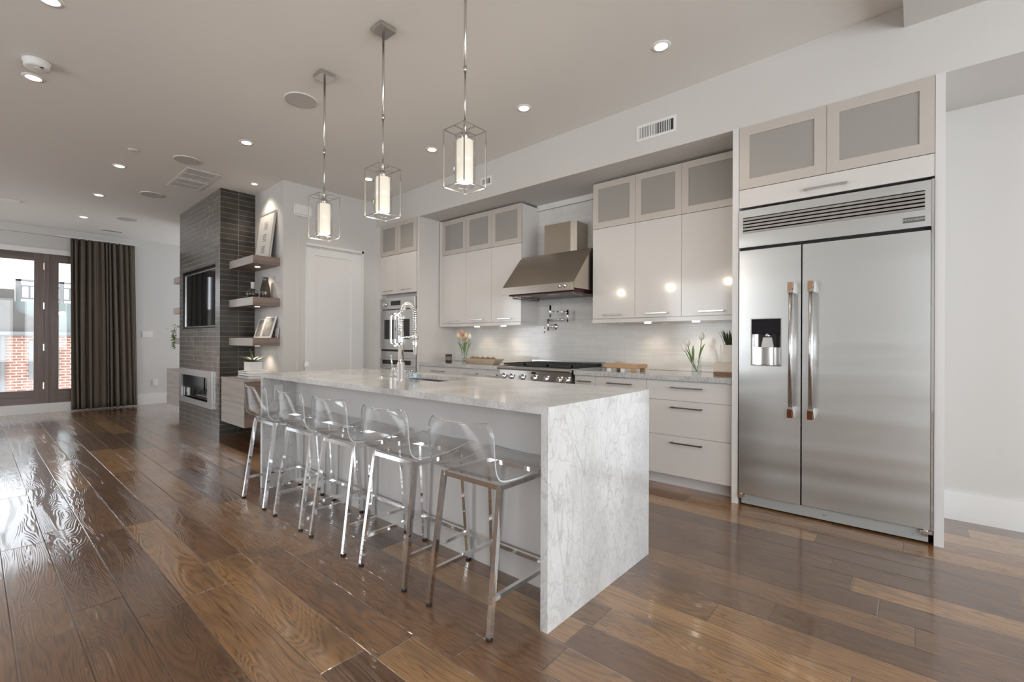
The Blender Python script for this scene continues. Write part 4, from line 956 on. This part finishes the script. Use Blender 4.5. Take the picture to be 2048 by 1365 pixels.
def tulip(x, y, tip, m, label, group, size=1.0, az=0, bendy=0):
    t = thing('tulip', label, 'flower', (x, y, CT+.02), group)
    a = Vector((x-(tip[0]-x)*.12, y-(tip[1]-y)*.2, CT+.02)); b = Vector(tip); mid = a.lerp(b, .55)+Vector((bendy*.3, 0, .03))
    pts = [a*(1-s)**2+mid*2*s*(1-s)+b*s*s for s in [i/10 for i in range(11)]]
    link('stem', MB().tube(pts, .0035, 8), stemg, t)
    d = (pts[-1]-pts[-2]).normalized(); rot = Vector((0, 0, 1)).rotation_difference(d).to_matrix().to_4x4(); mb = MB()
    prof = [(.004, 0), (.016, .008), (.021, .024), (.019, .042), (.011, .058), (.003, .066)]
    mb.lathe([(p*size, q*size) for p, q in prof], (0, 0, 0), 14)
    for v in mb.bm.verts:
        an = math.atan2(v.co.y, v.co.x); k = 1+.10*math.cos(3*an); v.co.x *= k; v.co.y *= k
    bmesh.ops.transform(mb.bm, matrix=Matrix.Translation(b) @ rot, verts=mb.bm.verts)
    link('bloom', mb, m, t)
    mb = MB(); leaf(mb, tuple(pts[3]), az, 1.35, .16*size, .022, .7); link('leaf', mb, stemg, t)
vx, vy = -4.10, 3.88; vase(vx, vy, .14, .036, 'clear glass vase of coral and yellow tulips on the left counter')
for dx, dz, m, lb, az in ((-.085, .30, pety, 'yellow tulip leaning far left in the left vase', 3.3), (-.02, .335, peto, 'tallest coral tulip in the left vase', 1.5), (-.01, .275, peto, 'lower coral tulip in the left vase', 4.6), (.03, .30, pety, 'yellow tulip behind the coral ones in the left vase', 2.4), (.085, .29, petw, 'pale yellow white tulip leaning right in the left vase', .2)):
    tulip(vx+dx*.1, vy, (vx+dx, vy+random.uniform(-.03, .02), CT+dz), m, lb, 'tulips in the left vase', 1.05, az, dx)
vx, vy = -1.385, 3.98; vase(vx, vy, .145, .040, 'clear glass vase of white tulips on the right counter')
for dx, dz, lb, az in ((-.085, .185, 'white tulip drooping lowest to the left in the right vase', 2.8), (-.065, .235, 'white tulip second lowest, left side of the right vase', 1.9), (.045, .285, 'tallest white tulip in the right vase', 1.2)):
    tulip(vx+dx*.1, vy, (vx+dx, vy-.02, CT+dz), petw, lb, 'white tulips in the right vase', 1.05, az, dx)
bw = thing('dough_bowl', 'long pale wooden dough bowl on the counter left of the range', 'bowl', (-3.80, 3.95, CT))
mb = MB(); L0, L1, W0, W1 = .215, .27, .055, .085; cx_, cy = -3.86, 3.95
o_ = [(cx_+s1*L0, cy+s2*W0, CT) for s1, s2 in ((-1, -1), (1, -1), (1, 1), (-1, 1))]; p_ = [(cx_+s1*L1, cy+s2*W1, CT+.062) for s1, s2 in ((-1, -1), (1, -1), (1, 1), (-1, 1))]
q_ = [(cx_+s1*(L1-.014), cy+s2*(W1-.014), CT+.062) for s1, s2 in ((-1, -1), (1, -1), (1, 1), (-1, 1))]; r_ = [(cx_+s1*(L0-.01), cy+s2*(W0-.01), CT+.015) for s1, s2 in ((-1, -1), (1, -1), (1, 1), (-1, 1))]
fs_ = [(0, 3, 2, 1), (12, 13, 14, 15)]
for k in range(3):
    for i in range(4): fs_.append((k*4+i, k*4+(i+1) % 4, (k+1)*4+(i+1) % 4, (k+1)*4+i))
mb._new(o_+p_+q_+r_, fs_); link('body', mb, twood, bw)
mb = MB()
for s1 in (-1, 1): mb.tube([(cx_+s1*(L1-.01), cy-W1*.5, CT+.056), (cx_+s1*(L1+.012), cy, CT+.06), (cx_+s1*(L1-.01), cy+W1*.5, CT+.056)], .005)
link('handle', mb, twood, bw)
random.seed(9); pos = ['far left', 'left of centre', 'centre', 'right of centre', 'far right']
for i in range(5):
    x = cx_-.17+i*.083; mb = MB().blob((x, cy, CT+.053), .036, .034, .030)
    for v in mb.bm.verts: v.co += Vector((random.gauss(0, .0015), random.gauss(0, .0015), random.gauss(0, .0015)))
    tag(link('dried_seed_head', mb, bread, loc=(x, cy, CT+.02)), 'round brown dried seed head in the dough bowl, ' + pos[i], 'decoration', 'seed heads in the dough bowl')
cb_ = thing('serving_board', 'thick light wood serving board on short feet, right of the range', 'board', (-1.98, 3.84, CT))
link('board', MB().box(-2.145, -1.835, 3.76, 4.02, CT+.032, CT+.066, .006), bwood, cb_)
for (x, y, m) in ((-2.10, 3.80, cer), (-1.96, 3.79, cer), (-1.865, 3.80, bwood), (-2.10, 3.98, bwood), (-1.865, 3.98, bwood)): link('foot', MB().box(x-.02, x+.02, y-.015, y+.015, CT, CT+.033), m, cb_)
mb = MB(); mb.prism([(-2.09, CT+.0665), (-1.96, CT+.0665), (-1.96, CT+.070), (-2.07, CT+.088)], 1, 3.86, 3.90); tag(link('cheese_wedge', mb, twood, loc=(-2.02, 3.88, CT+.0665)), 'small pale wedge lying on the serving board', 'food')
gp = thing('potted_grass', 'dark spiky grass in a white pot against the refrigerator surround', 'plant', (-1.14, 4.07, CT))
link('pot', MB().lathe([(.055, CT), (.075, CT+.02), (.080, CT+.245), (.074, CT+.245), (.070, CT+.225), (0, CT+.225)], (-1.14, 4.07, 0), 28), cer, gp)
mb = MB(); random.seed(4)
for i in range(90):
    a = random.uniform(0, 6.28); q = random.uniform(0, .055); x, y = -1.14+q*math.cos(a), 4.07+q*math.sin(a)
    el = random.uniform(1.15, 1.5); 
    if x+.16*math.cos(a)*math.cos(el) > -1.04: a = PI-a
    if y+.16*math.sin(a)*math.cos(el) > 4.27: a = -a
    leaf(mb, (x, y, CT+.225), a, el, random.uniform(.10, .165), .007, .3, 4)
link('grass', mb, dkgreen, gp)
j = thing('two_tone_jar', 'square cream jar with brown base in front of the potted grass', 'jar', (-1.13, 3.90, CT))
link('upper_body', MB().box(-1.21, -1.06, 3.85, 3.97, CT+.032, CT+.105, .006), cream, j); link('brown_base', MB().box(-1.21, -1.06, 3.85, 3.97, CT, CT+.032, .003), amber, j)

# everything fixed to the sloping ceiling lies in its slope
for o in col.objects:
    if o.parent is None and o.name.split('.')[0] in ('recessed_downlight', 'ceiling_speaker', 'smoke_detector', 'sprinkler_cap', 'ceiling_vent', 'ceiling_slot_diffuser', 'ceiling_linear_diffuser'):
        o.rotation_euler.y = -math.atan(.0225)
        o.location.z = cz(o.location.x) - .0005 + (.0 if o.name[:5] != 'smoke' else -.0)
